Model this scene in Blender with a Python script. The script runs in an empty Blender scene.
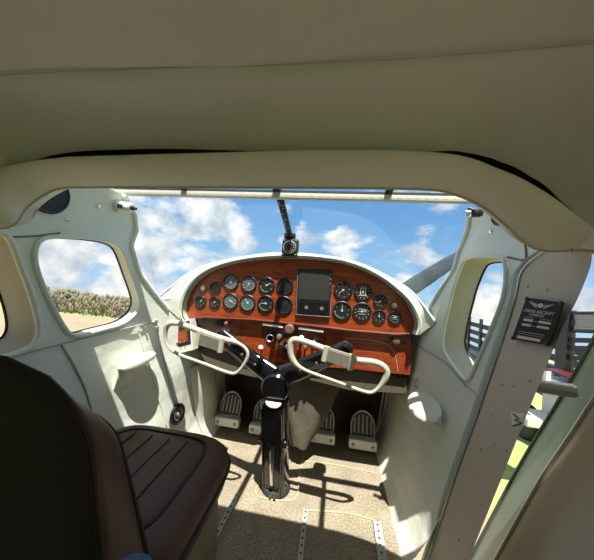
import bpy, bmesh, math, random
from mathutils import Vector, Matrix, Quaternion
random.seed(5)
PI = math.pi
S = bpy.context.scene
COL = S.collection

# ------------------------------------------------------------------ camera fit
FPX = 255.0; CX, CY = 297.0, 280.0
CAM = Vector((0.18, 0.0, 0.95))
def _d(x, y): return Vector((x - CX, -(y - CY), -FPX))
AY = _d(335, 288).normalized()
AX = -_d(-1380, 160); AX = (AX - AX.dot(AY) * AY).normalized()
AZ = AX.cross(AY)
M3 = Matrix((AX, AY, AZ))                # camera -> cabin axes
def ray(x, y): return M3 @ _d(x, y)
def at(x, y, X=None, Y=None, Z=None):
    """point of the cabin measured in the photograph, on a known plane"""
    r = ray(x, y)
    if X is not None: t = (X - CAM.x) / r.x
    elif Y is not None: t = (Y - CAM.y) / r.y
    else: t = (Z - CAM.z) / r.z
    return CAM + t * r

# ------------------------------------------------------------------ helpers
def props(o, label=None, cat=None, group=None, kind=None):
    if label: o['label'] = label
    if cat: o['category'] = cat
    if group: o['group'] = group
    if kind: o['kind'] = kind
    return o
def empty(name, loc=(0, 0, 0), label=None, cat=None, group=None, kind=None):
    o = bpy.data.objects.new(name, None); COL.objects.link(o)
    o.location = loc; o.empty_display_size = .05
    return props(o, label, cat, group, kind)
def obj(name, bm, mat, parent=None, smooth=True, sharp=35, label=None, cat=None, group=None, kind=None, doubles=True):
    if doubles: bmesh.ops.remove_doubles(bm, verts=bm.verts, dist=1e-6)
    bmesh.ops.recalc_face_normals(bm, faces=bm.faces)
    me = bpy.data.meshes.new(name); bm.to_mesh(me); bm.free()
    mats = mat if isinstance(mat, (list, tuple)) else [mat]
    for m in mats: me.materials.append(m)
    if smooth:
        for p in me.polygons: p.use_smooth = True
        try: me.set_sharp_from_angle(angle=math.radians(sharp))
        except Exception: pass
    o = bpy.data.objects.new(name, me); COL.objects.link(o)
    if parent:
        o.parent = parent
        o.matrix_parent_inverse = Matrix.Translation(-Vector(parent_loc(parent)))
    return props(o, label, cat, group, kind)
def parent_loc(p):
    v = Vector((0, 0, 0))
    while p is not None:
        v = v + p.location; 
        if p.parent is not None: v = v + p.matrix_parent_inverse.translation
        p = p.parent
    return v
def BM(): return bmesh.new()
def box(bm, c, s, rot=None, bev=0.0, seg=2):
    m = Matrix.LocRotScale(Vector(c), rot, Vector(s))
    r = bmesh.ops.create_cube(bm, size=1.0, matrix=m)
    if bev > 0:
        es = list({e for v in r['verts'] for e in v.link_edges})
        bmesh.ops.bevel(bm, geom=es, offset=bev, segments=seg, affect='EDGES', profile=.5)
def frames(pts, closed=False, up=None):
    n = len(pts); out = []
    prev = None
    for i in range(n):
        if closed: t = (pts[(i + 1) % n] - pts[i - 1])
        else: t = pts[min(i + 1, n - 1)] - pts[max(i - 1, 0)]
        t = t.normalized()
        if up is not None: a = Vector(up)
        elif prev is None: a = Vector((0, 0, 1)) if abs(t.z) < .9 else Vector((1, 0, 0))
        else: a = prev
        a = (a - t * a.dot(t)).normalized(); prev = a
        out.append((t, a, t.cross(a)))
    return out
def tube(bm, pts, r, seg=10, closed=False, ra=None, up=None, caps=True):
    """tube along pts; r number or list, ra = radius along the 'up' axis"""
    pts = [Vector(p) for p in pts]; n = len(pts); fr = frames(pts, closed, up); rings = []
    for i, p in enumerate(pts):
        rr = r[i] if isinstance(r, (list, tuple)) else r
        r2 = rr if ra is None else (ra[i] if isinstance(ra, (list, tuple)) else ra)
        t, a, b = fr[i]
        rings.append([bm.verts.new(p + a * (r2 * math.cos(2 * PI * k / seg)) + b * (rr * math.sin(2 * PI * k / seg))) for k in range(seg)])
    for i in range(n if closed else n - 1):
        A, B = rings[i], rings[(i + 1) % n]
        for k in range(seg): bm.faces.new((A[k], A[(k + 1) % seg], B[(k + 1) % seg], B[k]))
    if not closed and caps:
        bm.faces.new(rings[0]); bm.faces.new(list(reversed(rings[-1])))
def loft(bm, rows, closed_u=False, closed_v=False):
    R = [[bm.verts.new(Vector(p)) for p in row] for row in rows]
    n = len(R); m = len(R[0])
    for i in range(n if closed_v else n - 1):
        for k in range(m if closed_u else m - 1):
            try: bm.faces.new((R[i][k], R[i][(k + 1) % m], R[(i + 1) % n][(k + 1) % m], R[(i + 1) % n][k]))
            except ValueError: pass
    return R
def cap(bm, ring):
    try: bm.faces.new(ring)
    except ValueError: pass
def resample(pts, n, closed=False):
    pts = [Vector(p) for p in pts]
    if closed: pts = pts + [pts[0]]
    L = [0]
    for a, b in zip(pts, pts[1:]): L.append(L[-1] + (b - a).length)
    out = []; T = L[-1]; j = 0
    for i in range(n):
        s = T * i / (n if closed else n - 1)
        while j < len(L) - 2 and L[j + 1] < s: j += 1
        d = L[j + 1] - L[j]
        out.append(pts[j].lerp(pts[j + 1], (s - L[j]) / d if d > 1e-9 else 0))
    return out
def chaikin(pts, it=2, closed=True):
    pts = [Vector(p) for p in pts]
    for _ in range(it):
        q = []
        n = len(pts)
        if not closed: q.append(pts[0])
        for i in range(n if closed else n - 1):
            a, b = pts[i], pts[(i + 1) % n]
            q += [a.lerp(b, .25), a.lerp(b, .75)]
        if not closed: q.append(pts[-1])
        pts = q
    return pts
def spline(pts, n, closed=False):
    """Catmull-Rom through the points, n samples evenly spaced"""
    P = [Vector(p) for p in pts]; m = len(P); out = []
    segs = m if closed else m - 1
    for i in range(segs):
        p0 = P[(i - 1) % m] if closed or i > 0 else P[0] * 2 - P[1]
        p1 = P[i]; p2 = P[(i + 1) % m]
        p3 = P[(i + 2) % m] if closed or i + 2 < m else P[-1] * 2 - P[-2]
        for k in range(12):
            t = k / 12
            out.append(.5 * ((2 * p1) + (p2 - p0) * t + (2 * p0 - 5 * p1 + 4 * p2 - p3) * t * t + (3 * p1 - p0 - 3 * p2 + p3) * t ** 3))
    if not closed: out.append(P[-1])
    return resample(out, n, closed)
def cyl(bm, a, b, r, r2=None, seg=16):
    a = Vector(a); b = Vector(b)
    tube(bm, [a, b], [r, r if r2 is None else r2], seg)
def lathe(bm, c, axis, prof, seg=24):
    """prof: (distance along axis, radius)"""
    axis = Vector(axis).normalized(); c = Vector(c)
    a = Vector((0, 0, 1)) if abs(axis.z) < .9 else Vector((1, 0, 0))
    a = (a - axis * a.dot(axis)).normalized(); b = axis.cross(a)
    rows = []
    for h, r in prof:
        rows.append([c + axis * h + (a * math.cos(2 * PI * k / seg) + b * math.sin(2 * PI * k / seg)) * max(r, 1e-5) for k in range(seg)])
    R = loft(bm, rows, closed_u=True)
    cap(bm, R[0]); cap(bm, R[-1])
def prism(bm, poly, depth):
    """closed polygon extruded by the vector depth"""
    depth = Vector(depth)
    A = [bm.verts.new(Vector(p)) for p in poly]; B = [bm.verts.new(Vector(p) + depth) for p in poly]
    n = len(A)
    cap(bm, A); cap(bm, list(reversed(B)))
    for i in range(n): bm.faces.new((A[i], B[i], B[(i + 1) % n], A[(i + 1) % n]))
def smooth01(t): t = max(0, min(1, t)); return t * t * (3 - 2 * t)

# ------------------------------------------------------------------ materials
def new_mat(name):
    m = bpy.data.materials.new(name); m.use_nodes = True
    nt = m.node_tree; return m, nt, nt.nodes, nt.links, nt.nodes['Principled BSDF']
def simple(name, col, rough=.5, metal=0, var=.0, scale=20, bump=.0, bscale=60, coat=0, detail=3, spec=None, dist=.004):
    m, nt, N, L, P = new_mat(name)
    P.inputs['Base Color'].default_value = (*col, 1); P.inputs['Roughness'].default_value = rough
    P.inputs['Metallic'].default_value = metal; P.inputs['Coat Weight'].default_value = coat
    P.inputs['Coat Roughness'].default_value = .08
    if spec is not None: P.inputs['Specular IOR Level'].default_value = spec
    tc = N.new('ShaderNodeTexCoord')
    no = N.new('ShaderNodeTexNoise'); no.inputs['Scale'].default_value = scale; no.inputs['Detail'].default_value = detail
    L.new(tc.outputs['Object'], no.inputs['Vector'])
    if var > 0:
        mx = N.new('ShaderNodeMix'); mx.data_type = 'RGBA'
        mx.inputs['A'].default_value = (*[c * (1 - var) for c in col], 1); mx.inputs['B'].default_value = (*[min(1, c * (1 + var)) for c in col], 1)
        L.new(no.outputs['Fac'], mx.inputs['Factor']); L.new(mx.outputs['Result'], P.inputs['Base Color'])
    if bump > 0:
        n2 = N.new('ShaderNodeTexNoise'); n2.inputs['Scale'].default_value = bscale; n2.inputs['Detail'].default_value = 4
        L.new(tc.outputs['Object'], n2.inputs['Vector'])
        b = N.new('ShaderNodeBump'); b.inputs['Strength'].default_value = bump; b.inputs['Distance'].default_value = dist
        L.new(n2.outputs['Fac'], b.inputs['Height']); L.new(b.outputs['Normal'], P.inputs['Normal'])
    return m
M = {}
M['vinyl'] = simple('pale_vinyl', (.74, .77, .665), .42, var=.06, scale=5, bump=.55, bscale=9, dist=.012)
M['vinyl_cream'] = simple('cream_vinyl', (.72, .72, .62), .35, var=.04, scale=8, bump=.3, bscale=14, dist=.008)
M['headliner'] = simple('headliner', (.60, .59, .555), .75, var=.08, scale=3, bump=.35, bscale=5, dist=.02)
M['bolster'] = simple('bolster_vinyl', (.72, .695, .61), .5, var=.06, scale=6, bump=.4, bscale=9, dist=.012)
M['beige_metal'] = simple('beige_metal', (.54, .455, .35), .55, var=.05, scale=6, bump=.1, bscale=12)
M['beige_panel'] = simple('beige_door_panel', (.58, .48, .39), .6, var=.06, scale=4, bump=.15, bscale=6)
M['tan_reveal'] = simple('tan_reveal', (.50, .47, .385), .55, var=.06, scale=9)
M['grey_metal'] = simple('painted_grey_green', (.40, .46, .42), .4, metal=.1, var=.08, scale=14)
M['alu'] = simple('aluminium', (.55, .56, .54), .38, metal=.85, var=.1, scale=30)
M['chrome'] = simple('chrome', (.8, .8, .8), .15, metal=1)
M['bar'] = simple('cream_enamel', (.58, .57, .47), .45, var=.1, scale=40)
M['black'] = simple('black_plastic', (.012, .012, .013), .45, var=.2)
M['gloss_black'] = simple('gloss_black', (.008, .008, .010), .16, coat=.5)
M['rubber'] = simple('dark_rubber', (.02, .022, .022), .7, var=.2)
M['seam'] = simple('seam_dark', (.16, .17, .14), .7)  # dark grey-green of the wall seams and the door's edge seal
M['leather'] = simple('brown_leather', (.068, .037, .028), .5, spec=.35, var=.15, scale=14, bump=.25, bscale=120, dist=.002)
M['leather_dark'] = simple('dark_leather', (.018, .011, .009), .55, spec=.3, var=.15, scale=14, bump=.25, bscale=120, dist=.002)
M['firewall'] = simple('firewall_carpet', (.055, .042, .03), .95, var=.35, scale=16, bump=.4, bscale=180)
M['khaki'] = simple('khaki_fabric', (.095, .077, .05), .9, var=.2, scale=14, bump=.4, bscale=40, dist=.006)
M['cream_yoke'] = simple('cream_yoke_paint', (.43, .41, .31), .35, var=.05, scale=30, coat=.3)
M['pad'] = simple('horn_pad', (.24, .225, .175), .5, var=.1, scale=30)
M['hood_vinyl'] = simple('glareshield_vinyl', (.44, .46, .39), .4, var=.08, scale=6, bump=.4, bscale=10, dist=.008)
M['rail'] = simple('rail_metal', (.50, .52, .46), .45, metal=.2, var=.15, scale=40)
M['seat_base'] = simple('seat_base_brown', (.17, .135, .10), .6, var=.15)
M['grille'] = simple('grille_brown', (.15, .14, .11), .6, var=.2, scale=60)
M['white'] = simple('white_paint', (.82, .82, .77), .4, var=.05)
M['mark'] = simple('dial_marks', (.42, .43, .40), .6)
M['dial_dark'] = simple('dial_face', (.008, .010, .011), .5, coat=.2)
M['dial_grey'] = simple('dial_grey', (.085, .115, .115), .35, var=.5, scale=90, coat=.5)
M['dial_green'] = simple('dial_green_arc', (.05, .35, .10), .5)
M['dial_red'] = simple('dial_red_mark', (.5, .03, .02), .5)
M['screen'] = simple('screen_grey', (.022, .022, .018), .6)
M['plate'] = simple('plate_black', (.012, .009, .007), .75)
M['plate_mark'] = simple('plate_lettering', (.62, .56, .46), .45)
M['thread'] = simple('carpet_binding', (.52, .42, .24), .9)
M['blue'] = simple('blue_denim', (.05, .11, .24), .8, var=.2, scale=60, bump=.3, bscale=200)
M['knob_pink'] = simple('mauve_knob', (.17, .085, .08), .35, var=.1)
M['dark_wood'] = simple('dark_wood', (.13, .028, .012), .35, var=.3, scale=30, coat=.4)
M['prop'] = simple('propeller_grey', (.055, .08, .115), .7, var=.1, scale=9)
M['fence'] = simple('black_steel', (.018, .02, .024), .5, var=.2)
M['mesh_grey'] = simple('galvanised_mesh', (.45, .47, .48), .5, metal=.3)
M['concrete'] = simple('pale_concrete', (.48, .47, .44), .8, var=.12, scale=4, bump=.2)
M['red'] = simple('red_paint', (.07, .012, .014), .4, var=.1)
M['bark'] = simple('bark', (.16, .12, .09), .9, var=.3)
M['crown'] = simple('bare_crown', (.20, .17, .125), .95, var=.35, scale=1.2, bump=.5, bscale=3, dist=.3)
M['crown_green'] = simple('budding_crown', (.20, .19, .12), .95, var=.3, scale=1.2, bump=.5, bscale=3, dist=.3)

def wood_mat():
    m, nt, N, L, P = new_mat('red_wood')
    tc = N.new('ShaderNodeTexCoord'); mp = N.new('ShaderNodeMapping'); mp.inputs['Scale'].default_value = (6, 6, 42)
    no = N.new('ShaderNodeTexNoise'); no.inputs['Scale'].default_value = 1.6; no.inputs['Detail'].default_value = 6; no.inputs['Distortion'].default_value = .8
    L.new(tc.outputs['Object'], mp.inputs['Vector']); L.new(mp.outputs['Vector'], no.inputs['Vector'])
    cr = N.new('ShaderNodeValToRGB'); e = cr.color_ramp.elements
    e[0].position = .3; e[0].color = (.16, .022, .006, 1); e[1].position = .75; e[1].color = (.40, .070, .012, 1)
    L.new(no.outputs['Fac'], cr.inputs['Fac']); L.new(cr.outputs['Color'], P.inputs['Base Color'])
    P.inputs['Roughness'].default_value = .38; P.inputs['Coat Weight'].default_value = .35; P.inputs['Coat Roughness'].default_value = .12
    return m
M['wood'] = wood_mat()
def carpet_mat():
    m, nt, N, L, P = new_mat('tan_carpet')
    tc = N.new('ShaderNodeTexCoord')
    a = N.new('ShaderNodeTexNoise'); a.inputs['Scale'].default_value = 11; a.inputs['Detail'].default_value = 5
    b = N.new('ShaderNodeTexNoise'); b.inputs['Scale'].default_value = 130; b.inputs['Detail'].default_value = 3
    for n in (a, b): L.new(tc.outputs['Object'], n.inputs['Vector'])
    c1 = N.new('ShaderNodeMix'); c1.data_type = 'RGBA'; c1.inputs['A'].default_value = (.19, .155, .105, 1); c1.inputs['B'].default_value = (.42, .355, .26, 1)
    L.new(a.outputs['Fac'], c1.inputs['Factor'])
    c2 = N.new('ShaderNodeMix'); c2.data_type = 'RGBA'; c2.blend_type = 'MULTIPLY'; c2.inputs['Factor'].default_value = .75
    r = N.new('ShaderNodeValToRGB'); r.color_ramp.elements[0].position = .32; r.color_ramp.elements[0].color = (.38, .35, .31, 1); r.color_ramp.elements[1].position = .62
    L.new(b.outputs['Fac'], r.inputs['Fac']); L.new(c1.outputs['Result'], c2.inputs['A']); L.new(r.outputs['Color'], c2.inputs['B'])
    L.new(c2.outputs['Result'], P.inputs['Base Color']); P.inputs['Roughness'].default_value = .95
    bp = N.new('ShaderNodeBump'); bp.inputs['Strength'].default_value = .6; bp.inputs['Distance'].default_value = .003
    L.new(b.outputs['Fac'], bp.inputs['Height']); L.new(bp.outputs['Normal'], P.inputs['Normal'])
    return m
M['carpet'] = carpet_mat()
def glass_mat(name, tint=(.97, .985, .98), refl=.045):
    m = bpy.data.materials.new(name); m.use_nodes = True; nt = m.node_tree; nt.nodes.clear()
    o = nt.nodes.new('ShaderNodeOutputMaterial'); mx = nt.nodes.new('ShaderNodeMixShader')
    t = nt.nodes.new('ShaderNodeBsdfTransparent'); t.inputs['Color'].default_value = (*tint, 1)
    g = nt.nodes.new('ShaderNodeBsdfGlossy'); g.inputs['Roughness'].default_value = .03
    mx.inputs['Fac'].default_value = refl
    nt.links.new(t.outputs[0], mx.inputs[1]); nt.links.new(g.outputs[0], mx.inputs[2]); nt.links.new(mx.outputs[0], o.inputs['Surface'])
    return m
M['glass'] = glass_mat('window_glass')
M['windshield'] = glass_mat('windshield_glass', (.93, .97, .985), .04)
def ground_mat():
    m, nt, N, L, P = new_mat('airfield_ground')
    g = N.new('ShaderNodeNewGeometry'); sx = N.new('ShaderNodeSeparateXYZ'); L.new(g.outputs['Position'], sx.inputs[0])
    no = N.new('ShaderNodeTexNoise'); no.inputs['Scale'].default_value = .35; no.inputs['Detail'].default_value = 8
    L.new(g.outputs['Position'], no.inputs['Vector'])
    n2 = N.new('ShaderNodeTexNoise'); n2.inputs['Scale'].default_value = 9; n2.inputs['Detail'].default_value = 6
    L.new(g.outputs['Position'], n2.inputs['Vector'])
    tan = N.new('ShaderNodeMix'); tan.data_type = 'RGBA'; tan.inputs['A'].default_value = (.20, .15, .09, 1); tan.inputs['B'].default_value = (.33, .27, .18, 1)
    L.new(no.outputs['Fac'], tan.inputs['Factor'])
    grn = N.new('ShaderNodeMix'); grn.data_type = 'RGBA'; grn.inputs['A'].default_value = (.14, .20, .05, 1); grn.inputs['B'].default_value = (.36, .44, .14, 1)
    L.new(n2.outputs['Fac'], grn.inputs['Factor'])
    # mown grass to the right of the aircraft, stubble field to its left with a green verge under the trees
    mr = N.new('ShaderNodeMapRange'); mr.inputs['From Min'].default_value = 2.0; mr.inputs['From Max'].default_value = 2.3; L.new(sx.outputs['X'], mr.inputs['Value'])
    mv = N.new('ShaderNodeMapRange'); mv.inputs['From Min'].default_value = -95; mv.inputs['From Max'].default_value = -110; L.new(sx.outputs['X'], mv.inputs['Value'])
    ad = N.new('ShaderNodeMath'); ad.operation = 'MAXIMUM'; L.new(mr.outputs[0], ad.inputs[0]); L.new(mv.outputs[0], ad.inputs[1])
    mx = N.new('ShaderNodeMix'); mx.data_type = 'RGBA'
    L.new(ad.outputs[0], mx.inputs['Factor']); L.new(tan.outputs['Result'], mx.inputs['A']); L.new(grn.outputs['Result'], mx.inputs['B'])
    L.new(mx.outputs['Result'], P.inputs['Base Color']); P.inputs['Roughness'].default_value = .95
    return m
M['ground'] = ground_mat()

# ------------------------------------------------------------------ fuselage cross-section
PROF = [(.485, 0.0), (.522, .06), (.552, .13), (.58, .22), (.612, .36), (.64, .6), (.655, .8), (.662, .95), (.66, 1.05), (.658, 1.12), (.652, 1.17), (.642, 1.205), (.625, 1.238)]
def prof_x(z):
    if z <= 0: return PROF[0][0]
    for (x0, z0), (x1, z1) in zip(PROF, PROF[1:]):
        if z <= z1: return x0 + (x1 - x0) * (z - z0) / (z1 - z0)
    return PROF[-1][0]
def wall_x(y, z):
    return prof_x(z) - .06 * smooth01((y - .95) / .32) * smooth01(z / .5) * (1 - smooth01((z - .95) / .2))
def on_wall(px, py, side, inset=0.0):
    r = ray(px, py); t = .0008; dt = .00003
    out = lambda t: abs((CAM + r * t).x) >= wall_x((CAM + r * t).y, (CAM + r * t).z) - inset and (CAM + r * t).x * side > 0
    while t < .02 and not out(t): t += dt
    lo, hi = t - dt, t
    for _ in range(12):
        m = (lo + hi) / 2
        if out(m): hi = m
        else: lo = m
    return CAM + r * hi
def wpt(side, y, z, inset=0.0): return Vector((side * (wall_x(y, z) - inset), y, z))
def in_poly(y, z, poly):
    c = False; n = len(poly)
    for i in range(n):
        y0, z0 = poly[i]; y1, z1 = poly[i - 1]
        if (z0 > z) != (z1 > z) and y < (y1 - y0) * (z - z0) / (z1 - z0) + y0: c = not c
    return c

ARC_U = [at(-60, 196, Y=.42), at(0, 168, Y=.485), at(60, 158, Y=.50), at(130, 155, Y=.5), at(200, 153, Y=.5), at(330, 150, Y=.5), at(440, 153, Y=.5), at(500, 170, Y=.5), at(550, 195, Y=.5), at(590, 232, Y=.5), at(600, 252, Y=.5)]
ARC_L = [at(-60, 236, Y=.42), at(2, 228, Y=.495), at(16, 223, Y=.51), at(26, 208, Y=.53), at(44, 195, Y=.545), at(62, 188, Y=.55), at(105, 187, Y=.55), at(200, 187, Y=.55), at(340, 187.5, Y=.55), at(425, 189, Y=.55), at(455, 194, Y=.55), at(482, 206, Y=.55), at(505, 224, Y=.55), at(522, 240, Y=.56), at(543, 250, Y=.57), at(590, 250, Y=.55), at(600, 256, Y=.55)]
U = spline(ARC_U, 120); Lw = spline(ARC_L, 120)
US = spline([Vector((-.95, .5, 1.02)), Vector((-.86, .5, 1.08))] + ARC_U[1:-1] + [Vector((.64, .5, 1.03)), Vector((.70, .5, .98)), Vector((.80, .5, .90))], 400)
def u_z(x):
    best = min(US, key=lambda p: abs(p.x - x)); return best.z
UZ = {}
def ceil_z(x, y):
    k = round(x, 3)
    if k not in UZ: UZ[k] = u_z(x)
    zu = UZ[k] + .012 + .022 * smooth01((x - .30) / .18) + .015 * smooth01((.10 - x) / .40)
    zf = 1.292 - .22 * max(0, (abs(x + .02) - .52) / .24) ** 2
    if y >= .375: return zf + (zu - zf) * ((y - .375) / .15) ** 1.35
    return zf + .03 * smooth01((.375 - y) / .6)
FE = [at(546, 250, X=.660), at(530, 262, X=.664), at(521, 275, X=.664), at(516, 298, X=.662), at(505, 335, X=.66), at(480, 410, X=.637), at(455, 480, X=.605), at(430, 555, X=.56), at(415, 600, X=.53)]
AE = [at(592, 252, X=.64), at(590, 268, X=.655), at(577, 300, X=.66), at(561, 331, X=.655), at(528, 412, X=.62), at(500, 482, X=.615), at(470, 557, X=.57), at(455, 600, X=.54)]
F_ = spline(FE, 60); A_ = spline(AE, 60)
def yfront(z, side):                 # forward edge of the side wall: the sloping windscreen pillar
    if z <= .785: return 1.745
    T = [(.785, 1.135), (.94, .995), (1.06, .925), (1.13, .945), (1.19, .915), (1.24, .83)] if side < 0 else [(.785, 1.27), (.85, 1.24), (.96, 1.16), (1.06, 1.10), (1.13, 1.09), (1.20, 1.00), (1.24, .95)]
    for (a, b), (c, d) in zip(T, T[1:]):
        if z <= c: return b + (d - b) * (z - a) / (c - a)
    return T[-1][1]
def wall(side, name, yaft, holes):
    bm = BM(); zs = []
    for (x0, z0), (x1, z1) in zip(PROF, PROF[1:]):
        L = math.hypot(x1 - x0, z1 - z0); n = max(1, int(L / .010))
        for i in range(n): zs.append(z0 + (z1 - z0) * i / n)
    zs.append(PROF[-1][1]); NU = 170; ZS = .785
    for block in ([z for z in zs if z < ZS] + [ZS], [ZS + 1e-4] + [z for z in zs if z > ZS + 1e-3]):
        V = []
        for z in block:
            y0 = yaft(z); y1 = yfront(z, side)
            V.append([bm.verts.new(wpt(side, y0 + (y1 - y0) * k / NU, z)) for k in range(NU + 1)])
        for i in range(len(V) - 1):
            for k in range(NU):
                q = (V[i][k], V[i][k + 1], V[i + 1][k + 1], V[i + 1][k])
                cy = sum(v.co.y for v in q) / 4; cz = sum(v.co.z for v in q) / 4
                if cy < .53 and cz > ceil_z(round(V[i][k].co.x, 2), min(cy, .52)) + .004: continue
                if any(in_poly(cy, cz, h) for h in holes): continue
                bm.faces.new(q)
    bmesh.ops.delete(bm, geom=[v for v in bm.verts if not v.link_faces], context='VERTS')
    return obj(name, bm, M['vinyl'], kind='structure')

# ------------------------------------------------------------------ windows
def rim_loop(side, pix, it=2, n=72):
    pts = [on_wall(x, y, side) for x, y in pix]
    c = chaikin([Vector((0, p.y, p.z)) for p in pts], it)
    return [wpt(side, p.y, p.z) for p in resample(c, n, closed=True)]
def shrink(loop, k, dx, side, shift=(0, 0)):
    c = sum(loop, Vector()) / len(loop)
    out = []
    for p in loop:
        q = c + (p - c) * k
        out.append(Vector((p.x + side * dx, q.y + shift[0], q.z + shift[1])))
    return out
def window(name, side, loop, k, depth, rim_r, reveal_mat, label=None, shift=(0, 0), rim_mat='vinyl'):
    w = empty(name, loop[0], kind='structure')
    inner = shrink(loop, k, depth, side, shift)
    bm = BM(); tube(bm, [p - Vector((side * .003, 0, 0)) for p in loop], rim_r, 10, closed=True)
    obj('window_rim', bm, M[rim_mat], w)
    bm = BM(); mid = [a.lerp(b, .5) for a, b in zip(loop, inner)]
    loft(bm, [loop, mid, inner], closed_u=True)
    obj('window_reveal', bm, M[reveal_mat], w)
    bm = BM(); tube(bm, inner, .0035, 8, closed=True); obj('window_gasket', bm, M['rubber'], w)
    bm = BM(); cap(bm, [bm.verts.new(p + Vector((side * .002, 0, 0))) for p in inner])
    obj('window_pane', bm, M['glass'], w, smooth=False)
    return w

def rear_loop(side): return [wpt(side, -.85 + .24 * math.copysign(abs(math.cos(a)) ** .5, math.cos(a)), .90 + .17 * math.copysign(abs(math.sin(a)) ** .5, math.sin(a))) for a in [2 * PI * k / 48 for k in range(48)]]
WIN_L = rim_loop(-1, [(33, 262), (36, 240), (52, 236), (84, 237), (116, 242), (124, 254), (139, 297), (138, 311), (124, 324), (96, 331), (72, 338), (62, 326), (46, 296)])
WIN_LA = rim_loop(-1, [(0, 232), (9, 237), (17, 258), (32, 298), (39, 326), (36, 344), (20, 352), (0, 358), (-80, 380), (-260, 400), (-300, 300), (-160, 200)])
WIN_R = rim_loop(1, [(462, 263), (470, 257), (490, 256), (505, 256), (507, 268), (507, 285), (501, 308), (490, 335), (478, 362), (469, 384), (458, 372), (444, 352), (443, 338), (450, 305)], it=2)
poly = lambda loop: [(p.y, p.z) for p in loop]
wall(-1, 'wall_left', lambda z: -1.3, [poly(WIN_L), poly(WIN_LA), poly(rear_loop(-1))])
def post_fwd_y(z):
    p = min(F_, key=lambda q: abs(q.z - z)); return p.y + .004 if z < F_[0].z else F_[0].y
wall(1, 'wall_right', post_fwd_y, [poly(WIN_R)])
window('window_1', -1, WIN_L, .965, .03, .007, 'vinyl')
window('window_2', -1, WIN_LA, .88, .075, .008, 'tan_reveal')
window('window_7', -1, rear_loop(-1), .92, .04, .007, 'tan_reveal')
window('window_8', 1, rear_loop(1), .92, .04, .007, 'tan_reveal')
window('window_3', 1, WIN_R, .93, .075, .006, 'tan_reveal', shift=(0, 0))

# ------------------------------------------------------------------ floor, firewall
bm = BM(); N = 60
rows = []
for j in range(N + 1):
    y = -1.3 + (1.76 + 1.3) * j / N
    rows.append([Vector((-.49 + .98 * i / 40, y, 0.0)) for i in range(41)])
loft(bm, rows)
fl = obj('floor', bm, M['carpet'], kind='structure')
bm = BM(); box(bm, (0, .23, -.03), (.95, 3.06, .05)); obj('trim_1', bm, M['beige_metal'], kind='structure', smooth=False)
bm = BM(); box(bm, (0, 1.765, .46), (1.24, .03, .98)); obj('wall_front', bm, M['firewall'], kind='structure', smooth=False)

# ------------------------------------------------------------------ ceiling
bm = BM(); rows = []
for s in range(9):
    t = s / 8
    b = math.sin(PI * t)
    rows.append([u.lerp(l, t) + Vector((0, -.030 * b ** .7, .004 * b + .0016 * math.sin(i * .9) * b * math.sin(i * .17))) for i, (u, l) in enumerate(zip(U, Lw))])
rows.append([l + Vector((0, .03, .012)) for l in Lw])
rows.append([l.lerp(u, .5) + Vector((0, .06, .02)) for u, l in zip(U, Lw)])
rows.append([u + Vector((0, .045, .018)) for u in U])
loft(bm, rows, closed_v=True)
arch = obj('padded_arch', bm, M['bolster'], label='cream padded vinyl arch curving across the cabin behind the windshield', cat='arch trim')
bm = BM(); tube(bm, [p + Vector((0, .001, -.001)) for p in Lw], .0025, 6); obj('edge_welt', bm, M['tan_reveal'], arch)

bm = BM(); rows = []
NX, NY = 110, 110
def seam_y(x): return .376 + .006 * math.sin(x * 5 + .6)
for j in range(NY + 1):
    row = []
    y = -1.3 + (1.3 + .525) * (j / NY) if j < 40 else None
    y = -1.3 + 1.3 * j / 40 if j < 40 else .525 * (j - 40) / (NY - 40)
    for i in range(NX + 1):
        x = -.84 + 1.60 * i / NX
        z = ceil_z(x, y)
        d = y - seam_y(x); z += .006 * math.exp(-(d / .006) ** 2) - .004 * math.exp(-((d - .02) / .02) ** 2)
        z += .0025 * math.sin(x * 9 + y * 14) * smooth01((.53 - y) / .1)
        row.append(Vector((x, y, z)))
    rows.append(row)
rows.append([p + Vector((0, .012, .010)) for p in rows[-1]])
rows.append([p + Vector((0, .035, .07)) for p in rows[-1]])
loft(bm, rows); ce = obj('ceiling', bm, M['headliner'], kind='structure')
bm = BM(); pts = [Vector((-.78 + 1.46 * i / 80, 0, 0)) for i in range(81)]
pts = [Vector((p.x, seam_y(p.x), ceil_z(p.x, seam_y(p.x)) + .001)) for p in pts]
tube(bm, pts, .0010, 6); obj('trim_2', bm, M['tan_reveal'], ce)
bm = BM(); loft(bm, [[u + Vector((0, .050, .004)) for u in U], [u + Vector((0, .056, .06)) for u in U], [u + Vector((0, .056, .14)) for u in U]]); obj('trim_16', bm, M['rubber'], kind='structure')  # added dark strip: closes off the sky, its colour standing in for the gap's shade
# outer roof skin over the headliner, ends where the overhead glazing starts
bm = BM(); rows = []
for y in (-1.32, -.5, .2, .5, .55):
    rows.append([Vector((-.86 + 1.66 * i / 40, y, 1.34 - .22 * (abs(-.86 + 1.66 * i / 40 + .03) / .80) ** 4)) for i in range(41)])
loft(bm, rows); obj('trim_3', bm, M['white'], kind='structure')
bm = BM(); box(bm, (0, -1.31, .65), (1.7, .02, 1.4)); obj('wall_back', bm, M['vinyl'], kind='structure', smooth=False)
bm = BM(); V = [[bm.verts.new(Vector((wall_x(0, z), y, z))) for z in [1.238 * k / 90 for k in range(91)]] for y in [-1.3 + .88 * q / 64 for q in range(65)]]
hole = poly(rear_loop(1))
for a_, b_ in zip(V, V[1:]):
    for k in range(90):
        q = (a_[k], a_[k + 1], b_[k + 1], b_[k])
        if in_poly(sum(v.co.y for v in q) / 4, sum(v.co.z for v in q) / 4, hole): continue
        bm.faces.new(q)
obj('wall_right_rear', bm, M['vinyl'], kind='structure')

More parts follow.
